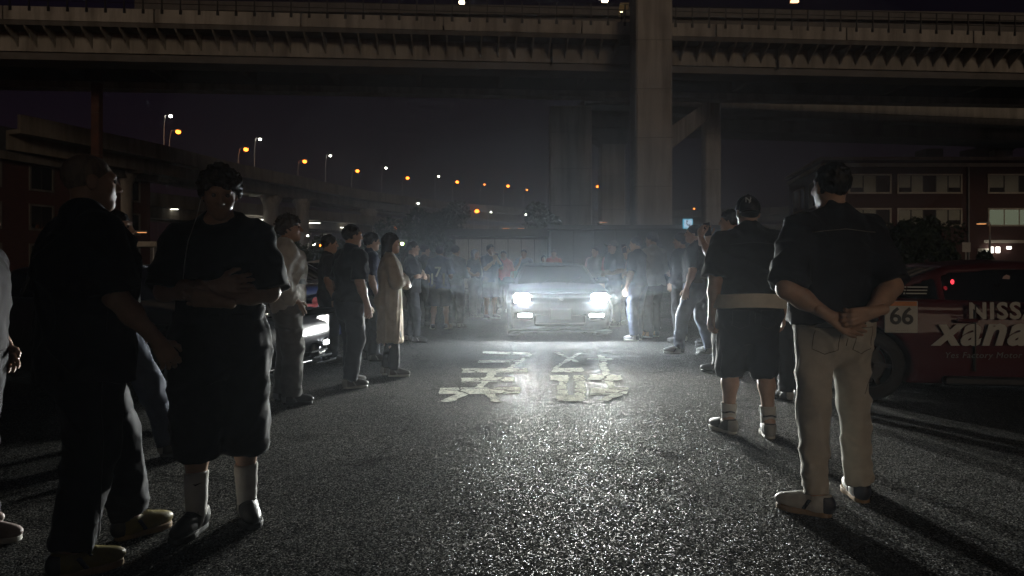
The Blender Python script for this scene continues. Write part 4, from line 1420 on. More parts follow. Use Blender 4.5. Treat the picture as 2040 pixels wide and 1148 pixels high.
# entrance lamps: two lit door panes and a small lamp
for i, (px, w, hh, lab) in enumerate(((1975, .42, .62, 'bright white entrance light of the brick building, left of three'), (1988, .4, .62, 'bright white entrance light of the brick building, middle of three'), (2010, .45, .3, 'smaller white entrance light of the brick building, right of three'))):
    p = at(px, 498 if i < 2 else 494, YB - .4)
    m = MB(); m.box((-w / 2, -.1, -hh / 2), (w / 2, .1, hh / 2), bev=.05)
    o = m.build('entrance_light', emit('entrance_glow', (1, .95, .85), 3.2), loc=p)
    tag(o, lab, 'light')
p = at(1717 + 112, 431, YB - 1.2)
# left brick building
lb = empty('brick_building', (-36.3, 59.5, 0), R(77)); tag(lb, 'dark red brick building with narrow pale window frames at the left edge', 'building')
m = MB(); m.box((-22, 0, 0), (7.8, 12, 9.0)); m.build('wall', M['brick_r'], lb)
m = MB(); m.box((-22.5, -.5, 9.0), (8.3, 12.5, 9.6)); m.build('cornice', M['concrete_d'], lb)
m = MB(); m.prism([(-22.6, 9.6), (8.4, 9.6), (4, 11.4), (-18, 11.4)], 13, Matrix(((1, 0, 0, 0), (0, 0, 1, -.5), (0, 1, 0, 0), (0, 0, 0, 1)))); m.build('roof', M['slate'], lb)
windows(lb, FR, [(a, a + 1.9, z, z + 1.75, 2, False) for a in (-14, -9.5, -5, -.5, 4.4) for z in (.9, 4.0, 7.1)], M['pane'], 'concrete_d', False)
cn = empty('canopy', (Xp(282, 44), 44, 0)); tag(cn, 'low pale canopy in front of the left brick building', 'canopy')
m = MB(); m.box((-1.45, -.8, 2.3), (1.3, 1.6, 2.62), bev=.04); m.build('roof', M['trim'], cn)
for x in (-1.2, 1.05):
    for y in (-.6, 1.4):
        m = MB(); m.tube([(x, y, 0), (x, y, 2.3)], .05, 8); m.build('post', M['galv'], cn)

# low sheds across the back
sh = empty('service_shed', (Xp(905, 33), 33, 0)); tag(sh, 'low pale shed with vertical shutter panels behind the left crowd', 'building')
Ls = Xp(1094, 33) - Xp(905, 33)
m = MB(); m.box((0, .12, 0), (Ls, 5, 2.52)); m.build('wall', M['steel'], sh)
k = 0
for u in np.arange(.06, Ls - .3, .62):
    m = MB(); m.box((u, .05 - .02 * (k % 2), .12), (u + .58, .118, 2.4), bev=.012); m.build('shutter_panel', M['white_paint'], sh); k += 1
m = MB(); m.box((-.4, -.5, 2.53), (Ls + .1, 5.4, 2.86)); m.build('roof', M['slate'], sh)
ds = empty('service_block', (Xp(1098, 31), 31, 0)); tag(ds, 'long dark slate clad block behind the right crowd', 'building')
Ld = Xp(1600, 31) - Xp(1098, 31)
m = MB(); m.box((0, .1, 0), (Ld, 6, 2.75)); m.build('wall', M['slate'], ds)
for u in np.arange(.05, Ld - .5, .94):
    m = MB(); m.box((u, .03, .1), (u + .89, .098, 2.7), bev=.012); m.build('cladding_panel', M['slate'], ds)
m = MB(); m.box((-.15, -.35, 2.76), (Ld + .15, 6.3, 2.95)); m.build('roof', M['dark_steel'], ds)

# telephone sign on a post
p = at(1370, 446, 27.5)
ph = empty('telephone_sign', (p.x, p.y, 0)); tag(ph, 'lit blue and white telephone sign above the crowd at right', 'sign')
m = MB(); m.box((-.19, -.05, p.z - .19), (.19, .05, p.z + .19), bev=.015); m.build('sign_box', emit('sign_blue', (.12, .5, .72), .9), ph)
m = MB(); m.box((-.15, -.062, p.z - .15), (.15, -.052, p.z + .15)); m.build('sign_face', emit('sign_white', (.6, .8, 1), .85), ph)
m = MB(); m.tube([(-.055, -.07, p.z + .085), (-.06, -.07, p.z + .02), (-.02, -.07, p.z - .05), (.05, -.07, p.z - .07)], .018, 8)
m.tube([(-.065, -.07, p.z + .105), (-.02, -.07, p.z + .09)], .026, 8); m.tube([(.045, -.07, p.z - .03), (.075, -.07, p.z - .085)], .026, 8)
m.build('handset_symbol', rough_mat('sign_ink_blue', (.02, .06, .16), .5, .1, 5), ph)
m = MB(); m.tube([(0, 0, 0), (0, 0, p.z - .19)], .035, 8); m.build('post', M['dark_steel'], ph)
# white notice board by the right shrubs
p = at(1925, 492, 48)
nb = empty('notice_board', (p.x, 48, 0)); tag(nb, 'small pale notice board before the brick building', 'sign')
m = MB(); m.box((-.28, -.02, p.z - .35), (.28, .02, p.z + .3)); m.build('board', M['white_paint'], nb)
m = MB(); m.box((-.04, .021, 0), (.04, .08, p.z + .3)); m.build('post', M['galv'], nb)

# far embankment closing the horizon
m = MB(); m.box((-160, 205, 0), (160, 215, 7.5)); tag(m.build('embankment', M['concrete_d']), kind='structure')

# ------------------------------------------------------------------ trees
def tree(label, px, Y, ztop, zlow, rx, seed, n=2600, group=None, bush=False):
    x = Xp(px, Y)
    r = empty('shrub' if bush else 'broadleaf_tree', (x, Y, 0)); tag(r, label, 'shrub' if bush else 'tree', group)
    rg = np.random.RandomState(seed)
    zc, rz = (ztop + zlow) / 2, (ztop - zlow) / 2
    m = MB()
    if not bush:
        m.tube([(0, 0, 0), (.08, .05, zlow * .6), (-.05, 0, zc)], [.2, .16, .09], 8)
    nb = 7
    cl = []
    for i in range(11 if not bush else 6):
        a = rg.uniform(0, 6.28); rr_ = rg.uniform(.2, .75); zz_ = rg.uniform(-.7, .8)
        c = np.array((math.cos(a) * rr_ * rx * math.sqrt(1 - .5 * zz_ ** 2), math.sin(a) * rr_ * rx * .8, zc + zz_ * rz * .8))
        cl.append((c, rg.uniform(.28, .48) * min(rx, rz * 1.3)))
        m.tube([(0, 0, zlow * .7 if not bush else 0), tuple(c * np.array((.5, .5, 1)) * np.array((1, 1, .85))), tuple(c)], [.07, .045, .015], 5)
    m.build('trunk', M['bark'], r)
    ci = rg.randint(0, len(cl), n)
    C = np.array([c[0] for c in cl])[ci]; Rr = np.array([c[1] for c in cl])[ci]
    dv = rg.normal(size=(n, 3)); dv /= np.linalg.norm(dv, axis=1)[:, None]
    pos = C + dv * (Rr * rg.uniform(.35, 1.08, n) ** .5)[:, None]
    sz = rg.uniform(.10, .24, n) * (.8 if bush else 1)
    a = rg.normal(size=(n, 3)); a /= np.linalg.norm(a, axis=1)[:, None]
    b = np.cross(a, rg.normal(size=(n, 3))); b /= np.linalg.norm(b, axis=1)[:, None]
    V = np.stack([pos - a * sz[:, None], pos + b * sz[:, None] * .5, pos + a * sz[:, None], pos - b * sz[:, None] * .5], 1).reshape(-1, 3)
    Q = np.arange(4 * n).reshape(-1, 4)
    ob('crown', to_mesh('crown', V, Q, M['leaf']), r)
tree('dark broadleaf tree left of the pair beside the curved ramps', 800, 58, 6.6, 1.6, 3.0, 1, 4200)
tree('dark broadleaf tree right of the pair beside the curved ramps', 885, 60, 6.9, 1.6, 3.0, 2, 4200)
tree('rounded dark tree behind the roof of the headlit car', 1105, 44, 4.9, 1.3, 2.3, 3, 3600)
tree('rounded dark tree before the brick building, left of two', 1800, 60, 5.0, 1.4, 2.3, 4)
tree('rounded dark tree before the brick building, right of two', 1868, 62, 5.6, 1.4, 2.5, 5)
for i, (px, Y, zt, w) in enumerate(((560, 46, 3.6, 2.2), (650, 42, 3.2, 2.0), (720, 40, 3.0, 1.8))):
    tree('low dark shrub behind the left crowd, %s from the left' % ordw[i], px, Y, zt, .2, w, 20 + i, 1800, 'shrubs behind the left crowd', True)
for i, (px, Y, zt, w) in enumerate(((1790, 42, 2.3, 1.2), (1835, 42, 2.2, 1.2), (1880, 42, 2.3, 1.2), (1960, 44, 2.0, 1.3))):
    tree('low shrub behind the red car, %s from the left' % ordw[i], px, Y, zt, .1, w, 30 + i, 1300, 'shrubs behind the red car', True)
# ------------------------------------------------------------------ the headlit car
HERO = dict(COUPE, hero=True, W=1.78, intake=[(.33, .085, 0, .42), (.40, .055, .60, .14)])
navy = rough_mat('dark_blue_car_paint', (.003, .004, .007), .5, .05, 2, coat=.1, spec=.15)
hc_ = make_car('dark coupe facing the camera with blazing headlights on, centre of the lane', (.80, 13.73, 0), -90, HERO, navy, .024)
E_HEAD = emit('headlamp_glow', (.84, .93, 1.0), 2600)
E_FOG = emit('foglamp_glow', (.95, .97, 1.0), 70)
FX = Matrix(((0, 0, 1, 0), (1, 0, 0, 0), (0, 1, 0, 0), (0, 0, 0, 1)))      # (y, z, x-forward)
def panel(name, y0, y1, z0, z1, x0, x1, mat, parent, ch=.02):
    m = MB()
    m.prism([(y0 + ch, z0), (y1 - ch, z0), (y1, z0 + ch), (y1, z1 - ch), (y1 - ch, z1), (y0 + ch, z1), (y0, z1 - ch), (y0, z0 + ch)], x1 - x0, Matrix.Translation((x0, 0, 0)) @ FX)
    return m.build(name, mat, parent)
for s in (-1, 1):
    y0, y1 = sorted((s * .52, s * .76))
    hl = panel('headlight', y0 - .015, y1 + .015, .605, .785, 1.98, 2.155, M['black_plastic'], hc_)
    panel('lens', y0, y1, .635, .77, 2.156, 2.168, E_HEAD, hl)
    y0, y1 = sorted((s * .47, s * .70))
    fg = panel('fog_light', y0 - .01, y1 + .01, .385, .455, 2.08, 2.225, M['black_plastic'], hc_, .012)
    panel('lens', y0, y1, .395, .445, 2.226, 2.235, E_FOG, fg, .012)
    panel('bumper_reflector', s * .42 - .05, s * .42 + .05, .12, .15, 2.13, 2.2, M['chrome'], hc_, .01)
    ld = bpy.data.lights.new('headlight_beam', 'SPOT')
    ld.energy = 2000; ld.color = (1.0, 1.0, .91)
    ld.spot_size = R(23); ld.spot_blend = 1; ld.shadow_soft_size = .06
    lo_ = bpy.data.objects.new('headlight_beam', ld); COL.objects.link(lo_); lo_.parent = hl
    lo_.location = (2.36, s * .64, .69); lo_.scale = (5.5, 1, 1)
    lo_.rotation_euler = Vector((-1, 0, .068)).to_track_quat('Z', 'Y').to_euler()
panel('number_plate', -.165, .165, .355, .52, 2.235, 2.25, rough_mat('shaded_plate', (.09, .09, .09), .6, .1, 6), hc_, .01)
panel('plate_holder', -.18, .18, .34, .535, 2.20, 2.233, M['black_plastic'], hc_, .01)
panel('grille_bar', -.42, .42, .27, .29, 2.12, 2.15, M['black_plastic'], hc_, .004)
panel('bumper_lip', -.84, .84, .135, .165, 1.95, 2.2, M['black_plastic'], hc_, .008)
panel('badge', -.04, .04, .66, .70, 2.15, 2.19, M['chrome'], hc_, .012)
for s in (-.3, .18):
    m = MB(); m.tube([(1.02, s, .90), (.78, s + .28, 1.02)], .009, 5); m.build('wiper', M['black_plastic'], hc_)

# ------------------------------------------------------------------ the red racing car at right
RED = dict(COUPE, axles=(1.35, -1.62), line=.80, cab=[(-1.95, .85), (-1.7, .98), (-.85, 1.27), (-.35, 1.31), (.15, 1.29), (1.0, .9), (1.15, .8)], roof=1.31, posts=(-.95,), roofspan=(-.88, .2), spokes=6, rim=M['dark_steel'])
redp = rough_mat('dark_red_car_paint', (.075, .004, .009), .6, .08, 2, coat=.08, spec=.25)
rcar = make_car('dark red racing coupe with white number board and big lettering at right', (5.02, 7.12, 0), -8, RED, redp, .026)
# lettering lies on the flank that faces the lane (local -y)
def on_flank(me, name, x, z, y=-.925, tilt=0, parent=rcar):
    return ob(name, me, parent, (x, y, z), (R(90), R(tilt), 0))
SX = lambda px: (px - 1020) / F * 6.12 - 4.72 + .06
on_flank(text_mesh('NISSAN', .205, M['vinyl'], .002, 0, .006, 1.12, 'LEFT'), 'lettering', -.80, .835, tilt=-1)
on_flank(text_mesh('xanavi', .37, M['vinyl'], .002, .32, .013, 1.12, 'LEFT'), 'lettering', -1.08, .65, tilt=-1)
on_flank(text_mesh('Yes Factory Motor', .075, rough_mat('grey_vinyl', (.2, .2, .2), .5, .1, 8), .002, .2, .0, 1.1, 'LEFT'), 'lettering', -1.0, .44, y=-.93, tilt=-1)
bd = MB(); bd.box((-1.51, -.945, .64), (-1.23, -.93, .93), bev=.004)
board = bd.build('number_board', M['vinyl'], rcar)
bd = MB(); bd.box((-1.50, -.949, .885), (-1.24, -.9455, .925)); bd.build('orange_strip', M['orange_v'], board)
ob('number', text_mesh('66', .215, M['ink'], .001, 0, .004, .95), board, (-1.37, -.949, .785), (R(90), 0, 0))
ob('small_print', text_mesh('- - - - - - -', .03, M['ink'], .001), board, (-1.37, -.949, .665), (R(90), 0, 0))
for k in range(3):
    m = MB(); m.box((-1.30, -.835 + .012 * k, 1.045 - .03 * k), (-1.285, -.83 + .012 * k, 1.06 - .03 * k)); m.box((-1.275, -.835 + .012 * k, 1.047 - .03 * k), (-1.10, -.83 + .012 * k, 1.058 - .03 * k))
    m.build('window_sticker', M['vinyl'], rcar)
m = MB(); m.prism([(-.035, 0), (.025, -.005), (.03, .025), (.0, .038), (-.025, .02)], .004, Matrix.Translation((-.40, -.76, 1.13)) @ FR); m.build('window_sticker', rough_mat('pink_sticker', (.5, .33, .28), .5, .1, 20), rcar)
m = MB(); bulb(m, Vector((-.86, -.765, 1.10)), .016, 1.5); m.build('painted_reflection', emit('red_reflection_glow', (1, .04, .06), 2.0), rcar, True)  # red reflection in the side window, imitated by a small glowing bead
for x0, x1 in ((-.74, .62),):
    for xx in (x0, x1):
        m = MB(); m.box((xx - .006, -.93, .3), (xx + .006, -.90, .9)); m.build('door_gap', M['black_plastic'], rcar)
m = MB(); m.box((-.9, -.94, .74), (-.72, -.925, .775), bev=.008); m.build('door_handle', redp, rcar)
m = MB(); m.box((-1.0, -.93, .17), (1.0, -.86, .25), bev=.02); m.build('side_skirt', M['black_plastic'], rcar)
for s in (-1, 1):
    m = MB(); m.box((-2.2, s * .66 - .14, .72), (-2.10, s * .66 + .14, .86), bev=.03); m.build('tail_light', M['red_lens'], rcar)
m = MB(); m.box((-2.2, -.8, 1.13), (-1.9, .8, 1.155), bev=.008); m.build('rear_wing', redp, rcar)
for s in (-1, 1):
    m = MB(); m.box((-2.1, s * .5 - .02, .94), (-2.0, s * .5 + .02, 1.13)); m.build('wing_strut', M['black_plastic'], rcar)

# ------------------------------------------------------------------ cars parked along the left
blackp = paint('black_car_paint', (.012, .012, .015)); bluep = paint('deep_blue_car_paint', (.012, .02, .07)); whitep = paint('white_car_paint', (.6, .6, .58)); silverp = paint('silver_car_paint', (.33, .34, .35))
def parked(label, front, heading, spec, pm, h=.034):
    L2 = spec['L'] / 2; a = R(heading)
    return make_car(label, (front[0] - math.cos(a) * L2, front[1] - math.sin(a) * L2, 0), heading, spec, pm, h)
LOWC = dict(COUPE, intake=[(.30, .09, .30, .24), (.34, .06, .68, .1)])
ca = parked('black low coupe with lit white headlight behind the cream topped person', (-2.22, 7.35), -14, LOWC, blackp)
E_DRL = emit('daytime_lamp', (1, .98, .9), 1.6); E_SP = emit('lower_lamp', (.9, .95, 1), 12)
for s in (-1, 1):
    y0, y1 = sorted((s * .52, s * .80))
    hl = panel('headlight', y0, y1, .52, .68, 1.95, 2.13, M['black_plastic'], ca)
    panel('lens', y0 + .03, y1 - .03, .56, .645, 2.131, 2.14, E_DRL, hl)
    hl = panel('lower_lamp', s * .66 - .08, s * .66 + .08, .34, .41, 2.1, 2.17, M['black_plastic'], ca)
    panel('lens', s * .66 - .06, s * .66 + .06, .355, .395, 2.171, 2.18, E_SP, hl, .01)
    for k, zz_ in enumerate((.16, .22, .28, .44)):
        panel('bumper_fin', min(s * .4, s * (.84 - .04 * k)), max(s * .4, s * (.84 - .04 * k)), zz_, zz_ + .018, 2.02, 2.2 - .03 * k, M['chrome'], ca, .005)
cb = parked('deep blue coupe parked tail first with dark number plate behind the left crowd', (-2.6 - 4.46 * math.cos(R(14)), 10.35 + 4.46 * math.sin(R(14))), 166, COUPE, bluep)
def rear_panel(name, y0, y1, z0, z1, x0, x1, mat, parent, ch=.015): return panel(name, y0, y1, z0, z1, x0, x1, mat, parent, ch)
for s in (-1, 1):
    y0, y1 = sorted((s * .45, s * .78))
    tl = rear_panel('tail_light', y0, y1, .66, .8, -2.2, -2.08, M['red_lens'], cb)
    rear_panel('indicator', s * .3 - .05, s * .3 + .05, .68, .78, -2.235, -2.1, M['amber_lens'], tl)
rear_panel('number_plate', -.165, .165, .40, .565, -2.255, -2.235, M['plate_d'], cb, .01)
ob('plate_number', text_mesh('34', .10, M['vinyl'], .001), cb, (-2.258, -.07, .47), (R(90), 0, R(-90)))
cc = parked('silver sedan parked beyond the blue coupe at left', (-2.5, 14.0), -10, SEDAN, silverp, .04)
cd = parked('white sedan parked farthest down the left side', (-1.95, 17.6), -12, SEDAN, whitep, .04)
for c_ in (cc, cd):
    for s in (-1, 1):
        y0, y1 = sorted((s * .5, s * .8))
        hl = panel('headlight', y0, y1, .62, .76, 1.95, 2.17, M['lens'], c_)
    panel('number_plate', -.165, .165, .38, .54, 2.28, 2.3, M['plate'], c_, .01)
    panel('grille', -.4, .4, .56, .66, 2.2, 2.27, M['black_plastic'], c_)

# ------------------------------------------------------------------ people
def band(root, name, z0, z1, rx, ry, mat, flare=1.0, cy0=0):
    m = MB(); n = 28; vs, fs = [], []
    for z, k in ((z0, flare), ((z0 + z1) / 2, 1.01), (z1, 1.0)):
        for i in range(n):
            t = 2 * math.pi * i / n
            w = 1 + .012 * math.sin(5 * t + z * 30)
            vs.append((rx * k * w * math.cos(t), cy0 + ry * k * w * math.sin(t), z + .006 * math.sin(3 * t)))
    for j in range(2):
        for i in range(n): fs.append((j * n + i, j * n + (i + 1) % n, j * n + n + (i + 1) % n, j * n + n + i))
    m.add(vs, fs); return m.build(name, mat, root, True)

BLK = (.012, .012, .014); DK = (.02, .021, .026); NAVY = (.018, .024, .05); WHT = (.58, .58, .55); BEI = (.42, .37, .29); GRY = (.22, .22, .21); DENIM = (.045, .055, .085)
BH = (.012, .010, .009); BR = (.03, .02, .013)

# right side, nearest first
rL = ((-.30, -.125, 1.12), (-.115, -.205, .985), (.78, -.1, -.5), (.2, -1, .25), .38)
rR = ((.225, -.14, 1.13), (.035, -.262, 1.01), (-.95, -.02, -.22), (-.15, 1, .1), 1.0)
r1 = person('man in dark polo and beige trousers with hands clasped behind his back', 1.67, 3.66, 1.785, 4,
            ((.016, .016, .022), .955, .95, .03, 'tee'), ((.50, .47, .41), .10, .006), ('short', BH), 'light', (rR, rL), {1: (.20, .10, 12), -1: (-.135, -.10, -48)},
            1.08, ((.5, .5, .47), 'g', 'low'), 4, 3, q=2, seed=3)
r2 = person('heavyset man in black tee, long black shorts and backwards cap', 1.75, 5.2, 1.76, -4,
            (BLK, 1.02, .95, .035, 'tee'), ((.011, .012, .015), .43, .035), ('buzz', BH), 'light', ('hang', 'hang2'), {1: (.13, -.06, 8), -1: (-.13, .06, -28)},
            1.22, ((.06, .058, .052), 'w', 'low'), 6, 6, q=2, seed=6, socks=((.6, .6, .57), .225), cap=((.012, .013, .018), 168))
band(r2[0], 'undershirt', .945, 1.045, .272, .205, cloth('cloth_pale_hem', (.66, .62, .53)), 1.03)
for s in (1, -1):
    an = r2[4][s][2]
    b_ = band(r2[0], 'sock_stripe', .155, .168, .0515, .0515, M['ink']); b_.location = (an[0], an[1], 0)
hc2 = r2[1]
for ch, dx in (('N', -.006), ('Y', .006)):
    o = ob('cap_logo', text_mesh(ch, .058, M['vinyl'], .0015), r2[0], (hc2[0] - .026 + dx * .5, hc2[1] - .127 - (dx > 0) * .003, hc2[2] + .082 - dx * .6), (R(72), 0, R(-12)))
r2b = person('person in black half hidden between the capped man and the man in the polo', 2.62, 6.55, 1.54, 20,
             (BLK, .9, 1.9, .02, 'tee'), (BLK, .1, .02), ('short', BH), 'light', ('pocket', 'pocket'), None, .95, ((.03, .03, .03), 'b', 'low'), 0, 0, q=1, seed=8)
r3 = person('man in black tee and white trainers standing in profile, below the telephone sign', 2.56, 9.85, 1.80, 62,
            ((.02, .022, .025), .97, .9, .02, 'tee'), (DENIM, .1, .02), ('short', BH), 'light', ('pocket', 'hang'), {1: (.1, -.19, 10), -1: (-.1, .2, -8)},
            1.08, ((.6, .6, .57), 'w', 'low'), 10, 5, q=1, seed=9)
r4 = person('tall man in pale shirt filming with a phone behind the capped man', 2.56, 8.2, 1.88, 55,
            ((.42, .44, .5), .95, .9, .02, 'tee'), (BLK, .1, .02), ('messy', BH), 'light', ('phone_up', 'phone_up'), {1: (.1, -.05, 10), -1: (-.1, .1, -8)},
            1.0, ((.03, .03, .03), 'b', 'low'), 8, 0, q=1, seed=11)
r5 = person('man in loose grey long sleeved shirt seen from behind', 2.42, 12.1, 1.79, 32,
            ((.42, .39, .34), .88, 1.9, .035, 'tee'), (DK, .1, .02), ('short', BH), 'light', ('bent', 'hang'), None, 1.08, ((.42, .25, .14), 'w', 'low'), 20, 0, q=1, seed=13)
r6 = person('person in dark shirt standing just right of the headlit car, looking towards it', 2.05, 14.2, 1.72, 120,
            ((.05, .045, .05), .95, .9, .02, 'tee'), (DENIM, .1, .015), ('short', BR), 'light', ('hang', 'bent'), None, 1, ((.3, .3, .3), 'w', 'low'), -10, 10, q=1, seed=15, cap=((.2, .19, .17), 0))
r7 = person('person in pink shirt and blue jeans right of the headlit car', 2.2, 15.4, 1.68, 140,
            ((.7, .32, .35), .92, .9, .02, 'tee'), ((.06, .08, .14), .1, .015), ('short', BH), 'light', ('hang', 'hang'), None, 1, ((.4, .4, .4), 'w', 'low'), 0, 0, q=0, seed=16)
r7b = person('person in light grey tee close behind the man in loose grey shirt', 2.72, 13.3, 1.70, 75,
             ((.3, .31, .33), .92, .9, .02, 'tee'), (DK, .1, .015), ('messy', BH), 'light', ('phone', 'hang'), None, 1, q=0, seed=41)
r7c = person('person in dark jacket between the man in white trainers and the filming man', 3.05, 10.9, 1.74, 60,
             ((.03, .03, .035), .9, 1.9, .03, 'tee'), (BLK, .1, .02), ('short', BH), 'light', ('pocket', 'pocket'), None, 1.05, ((.05, .05, .05), 'b', 'low'), 5, 0, q=0, seed=42)
r7d = person('person in white tee at the far end of the right hand crowd', 1.98, 16.6, 1.66, 130,
             ((.55, .53, .5), .92, .9, .02, 'tee'), ((.12, .13, .16), .1, .015), ('short', BH), 'light', ('bent', 'hang'), None, 1, q=0, seed=43)
r7e = person('person in dusty pink tee leaning in behind the light grey tee', 2.5, 14.6, 1.62, 100,
             ((.4, .2, .21), .92, .9, .02, 'tee'), (DENIM, .1, .015), ('bob', BR), 'light', ('cross_a', 'cross_b'), None, .95, q=0, seed=44)
r7f = person('person in charcoal tee just left of the man in loose grey shirt', 2.06, 11.6, 1.70, 50,
             ((.035, .037, .042), .92, .9, .02, 'tee'), (DENIM, .1, .02), ('short', BH), 'light', ('phone_up', 'hang'), None, 1, ((.3, .3, .3), 'w', 'low'), 10, 0, q=1, seed=45)
r7g = person('person in dark sweatshirt between the grey shirted man and the one in white trainers', 2.72, 11.3, 1.74, 48,
             ((.028, .03, .038), .88, 1.9, .03, 'tee'), (BLK, .1, .02), ('messy', BH), 'light', ('bent', 'pocket'), None, 1.04, ((.05, .05, .05), 'b', 'low'), 15, 0, q=1, seed=46)
# behind the car
r8 = person('person in pale pink shirt right behind the headlit car, on the left of two', 2.2, 18.6, 1.68, 165,
            ((.8, .6, .58), .92, .9, .02, 'tee'), ((.5, .28, .32), .1, .015), ('short', BH), 'light', ('bent', 'cross_b'), None, 1, q=0, seed=17)
r9 = person('person in deeper pink shirt right behind the headlit car, on the right of two', 2.62, 19.2, 1.62, 190,
            ((.7, .24, .26), .92, .9, .02, 'tee'), ((.06, .06, .08), .1, .015), ('bob', BR), 'light', ('hang', 'bent'), None, .95, q=0, seed=18)
r10 = person('person in salmon shirt seen over the roof of the headlit car', 1.28, 21.5, 1.68, 175,
             ((.75, .28, .25), .92, .9, .02, 'tee'), (DK, .1, .015), ('short', BH), 'light', ('hang', 'hang'), None, 1, q=0, seed=19)
r10b = person('small person in white top seen over the roof beside the salmon shirted one', 1.02, 22.6, 1.52, 190,
              ((.5, .5, .48), .92, .9, .02, 'tee'), (DK, .1, .015), ('bob', BH), 'light', ('hang', 'hang'), None, .92, q=0, seed=20)
l14 = person('person in pale top seen over the bonnet at left of the headlit car', .32, 18.8, 1.64, 170,
             ((.3, .32, .36), .92, .9, .02, 'tee'), (DENIM, .1, .015), ('short', BH), 'light', ('phone', 'hang'), None, 1, q=0, seed=21)
l13 = person('person in bright red shirt left of the headlit car', -.22, 18.4, 1.60, 175,
             ((.75, .2, .18), .92, .9, .02, 'tee'), (DK, .1, .015), ('short', BH), 'light', ('bent', 'hang'), None, 1, q=0, seed=22)
# left side, farthest first
l12 = person('tall person in navy tee holding a phone to the face, left of the headlit car', -.50, 16.2, 1.70, 215,
             ((.04, .05, .09), .88, .9, .025, 'tee'), ((.07, .06, .06), .5, .02), ('messy', BH), 'light', ('phone', 'ear'), {1: (.13, .02, 10), -1: (-.13, -.02, -10)}, 1.02, ((.35, .3, .28), 'w', 'low'), 0, 4, q=1, seed=23)
l11 = person('slim person in dark top and pale trousers holding out a phone', -.88, 16.7, 1.60, 225,
             ((.03, .03, .03), 1.0, .5, .012, 'tee'), ((.3, .3, .3), .1, .03), ('bob', BH), 'light', ('bent', 'ear'), None, .88, ((.4, .4, .4), 'w', 'low'), 20, 8, q=1, seed=24)
l10 = person('person in dark olive top with back to us, right of the blue jersey', -1.12, 13.9, 1.62, -30,
             ((.05, .05, .04), .9, 1.9, .02, 'tee'), (DK, .1, .02), ('short', BH), 'light', ('bent', 'bent'), None, 1, ((.06, .06, .06), 'b', 'low'), 0, 0, q=1, seed=25)
l9 = person('person in blue sports jersey with white panels and shorts', -1.40, 13.6, 1.60, -8,
            ((.02, .035, .11), .86, .95, .035, 'tee'), ((.04, .045, .06), .5, .035), ('short', BH), 'mid', ('bent', 'bent'), {1: (.14, .05, 20), -1: (-.14, -.03, -20)}, 1.02, ((.42, .36, .33), 'w', 'low'), 0, 6, q=1, seed=26)
ob('jersey_number', text_mesh('7', .3, M['vinyl'], .002, 0, .004), l9[0], (.0, -.168, 1.2), (R(90), 0, 0))
for s in (-1, 1):
    m = MB(); m.box((s * .125 - .02, -.162, .95), (s * .125 + .02, -.152, 1.18)); m.build('jersey_stripe', M['vinyl'], l9[0])
l8 = person('person in plain dark clothes left of the blue jersey', -1.78, 14.3, 1.64, -60,
            (DK, .9, .9, .02, 'tee'), (BLK, .1, .02), ('short', BH), 'light', ('hang', 'hang'), None, 1, ((.05, .05, .05), 'b', 'low'), 0, 0, q=0, seed=27)
l7 = person('person in black tee and dark trousers behind the woman in the long coat', -1.62, 11.4, 1.62, -80,
            (BLK, .86, .95, .03, 'tee'), (DK, .1, .012), ('short', BH), 'light', ('cross_a', 'cross_b'), {1: (.1, .06, 8), -1: (-.1, -.04, -8)}, 1.02, ((.04, .04, .04), 'b', 'low'), 0, 0, q=1, seed=28)
l6 = person('woman in long beige coat standing with folded arms', -1.38, 7.95, 1.60, -78,
            ((.36, .29, .20), .42, 1.9, .035, 'coat'), (BLK, .1, .0), ('long', BH), 'light', ('cross_a', 'cross_b'), {1: (.08, .04, 12), -1: (-.08, -.04, -6)}, .95, ((.10, .09, .08), 'w', 'low'), 0, 0, q=1, seed=29)
l5b = person('person with dark hair standing behind the man in black tee and jeans', -1.85, 9.2, 1.66, -70,
             (NAVY, .9, .9, .02, 'tee'), (BLK, .1, .02), ('messy', BH), 'light', ('hang', 'pocket'), None, 1, ((.05, .05, .05), 'b', 'low'), 10, 0, q=1, seed=30)
l5 = person('man in black tee and dark jeans between cream top and long coat', -1.66, 7.25, 1.66, -48,
            ((.015, .017, .022), .93, .95, .03, 'tee'), ((.022, .026, .036), .1, .022), ('short', BH), 'light', ('hang', 'hang'), {1: (.10, -.07, 14), -1: (-.11, .06, -8)}, 1.08, ((.10, .10, .10), 'w', 'low'), -8, 0, q=1, seed=31)
l4b = person('person in dark clothes behind the cream topped person', -2.35, 9.0, 1.62, -70,
             (BLK, .9, .9, .02, 'tee'), (BLK, .1, .02), ('messy', BH), 'light', ('hang', 'hang'), None, 1, ((.05, .05, .05), 'b', 'low'), 0, 0, q=0, seed=32)
l4 = person('person with dark curly hair in cream top and grey sweatpants, hands in pockets', -2.05, 6.42, 1.70, -72,
            ((.64, .61, .54), .865, 1.9, .035, 'hoodie'), ((.20, .195, .185), .09, .032), ('curly', BR), 'mid', ('pocket', 'pocket'), {1: (.11, .03, 8), -1: (-.11, -.05, -10)}, 1.08, ((.05, .048, .045), 'b', 'low'), -6, 3, q=2, seed=33)
band(l4[0], 'waist_strap', 1.115, 1.16, .226, .168, M['ink'], 1.0)
l3 = person('man in black oversize tee and long black shorts with white socks, arms folded', -1.42, 3.42, 1.72, 196,
            ((.013, .014, .018), .72, .95, .035, 'tee'), ((.012, .013, .016), .36, .05), ('curly', BR), 'mid', ('cross_a', 'cross_b'), {1: (.10, .05, 22), -1: (-.12, -.06, -14)},
            1.0, ((.012, .012, .013), 'b', 'low'), 10, -18, q=2, seed=34, socks=((.58, .57, .54), .285))
hc3 = l3[1]
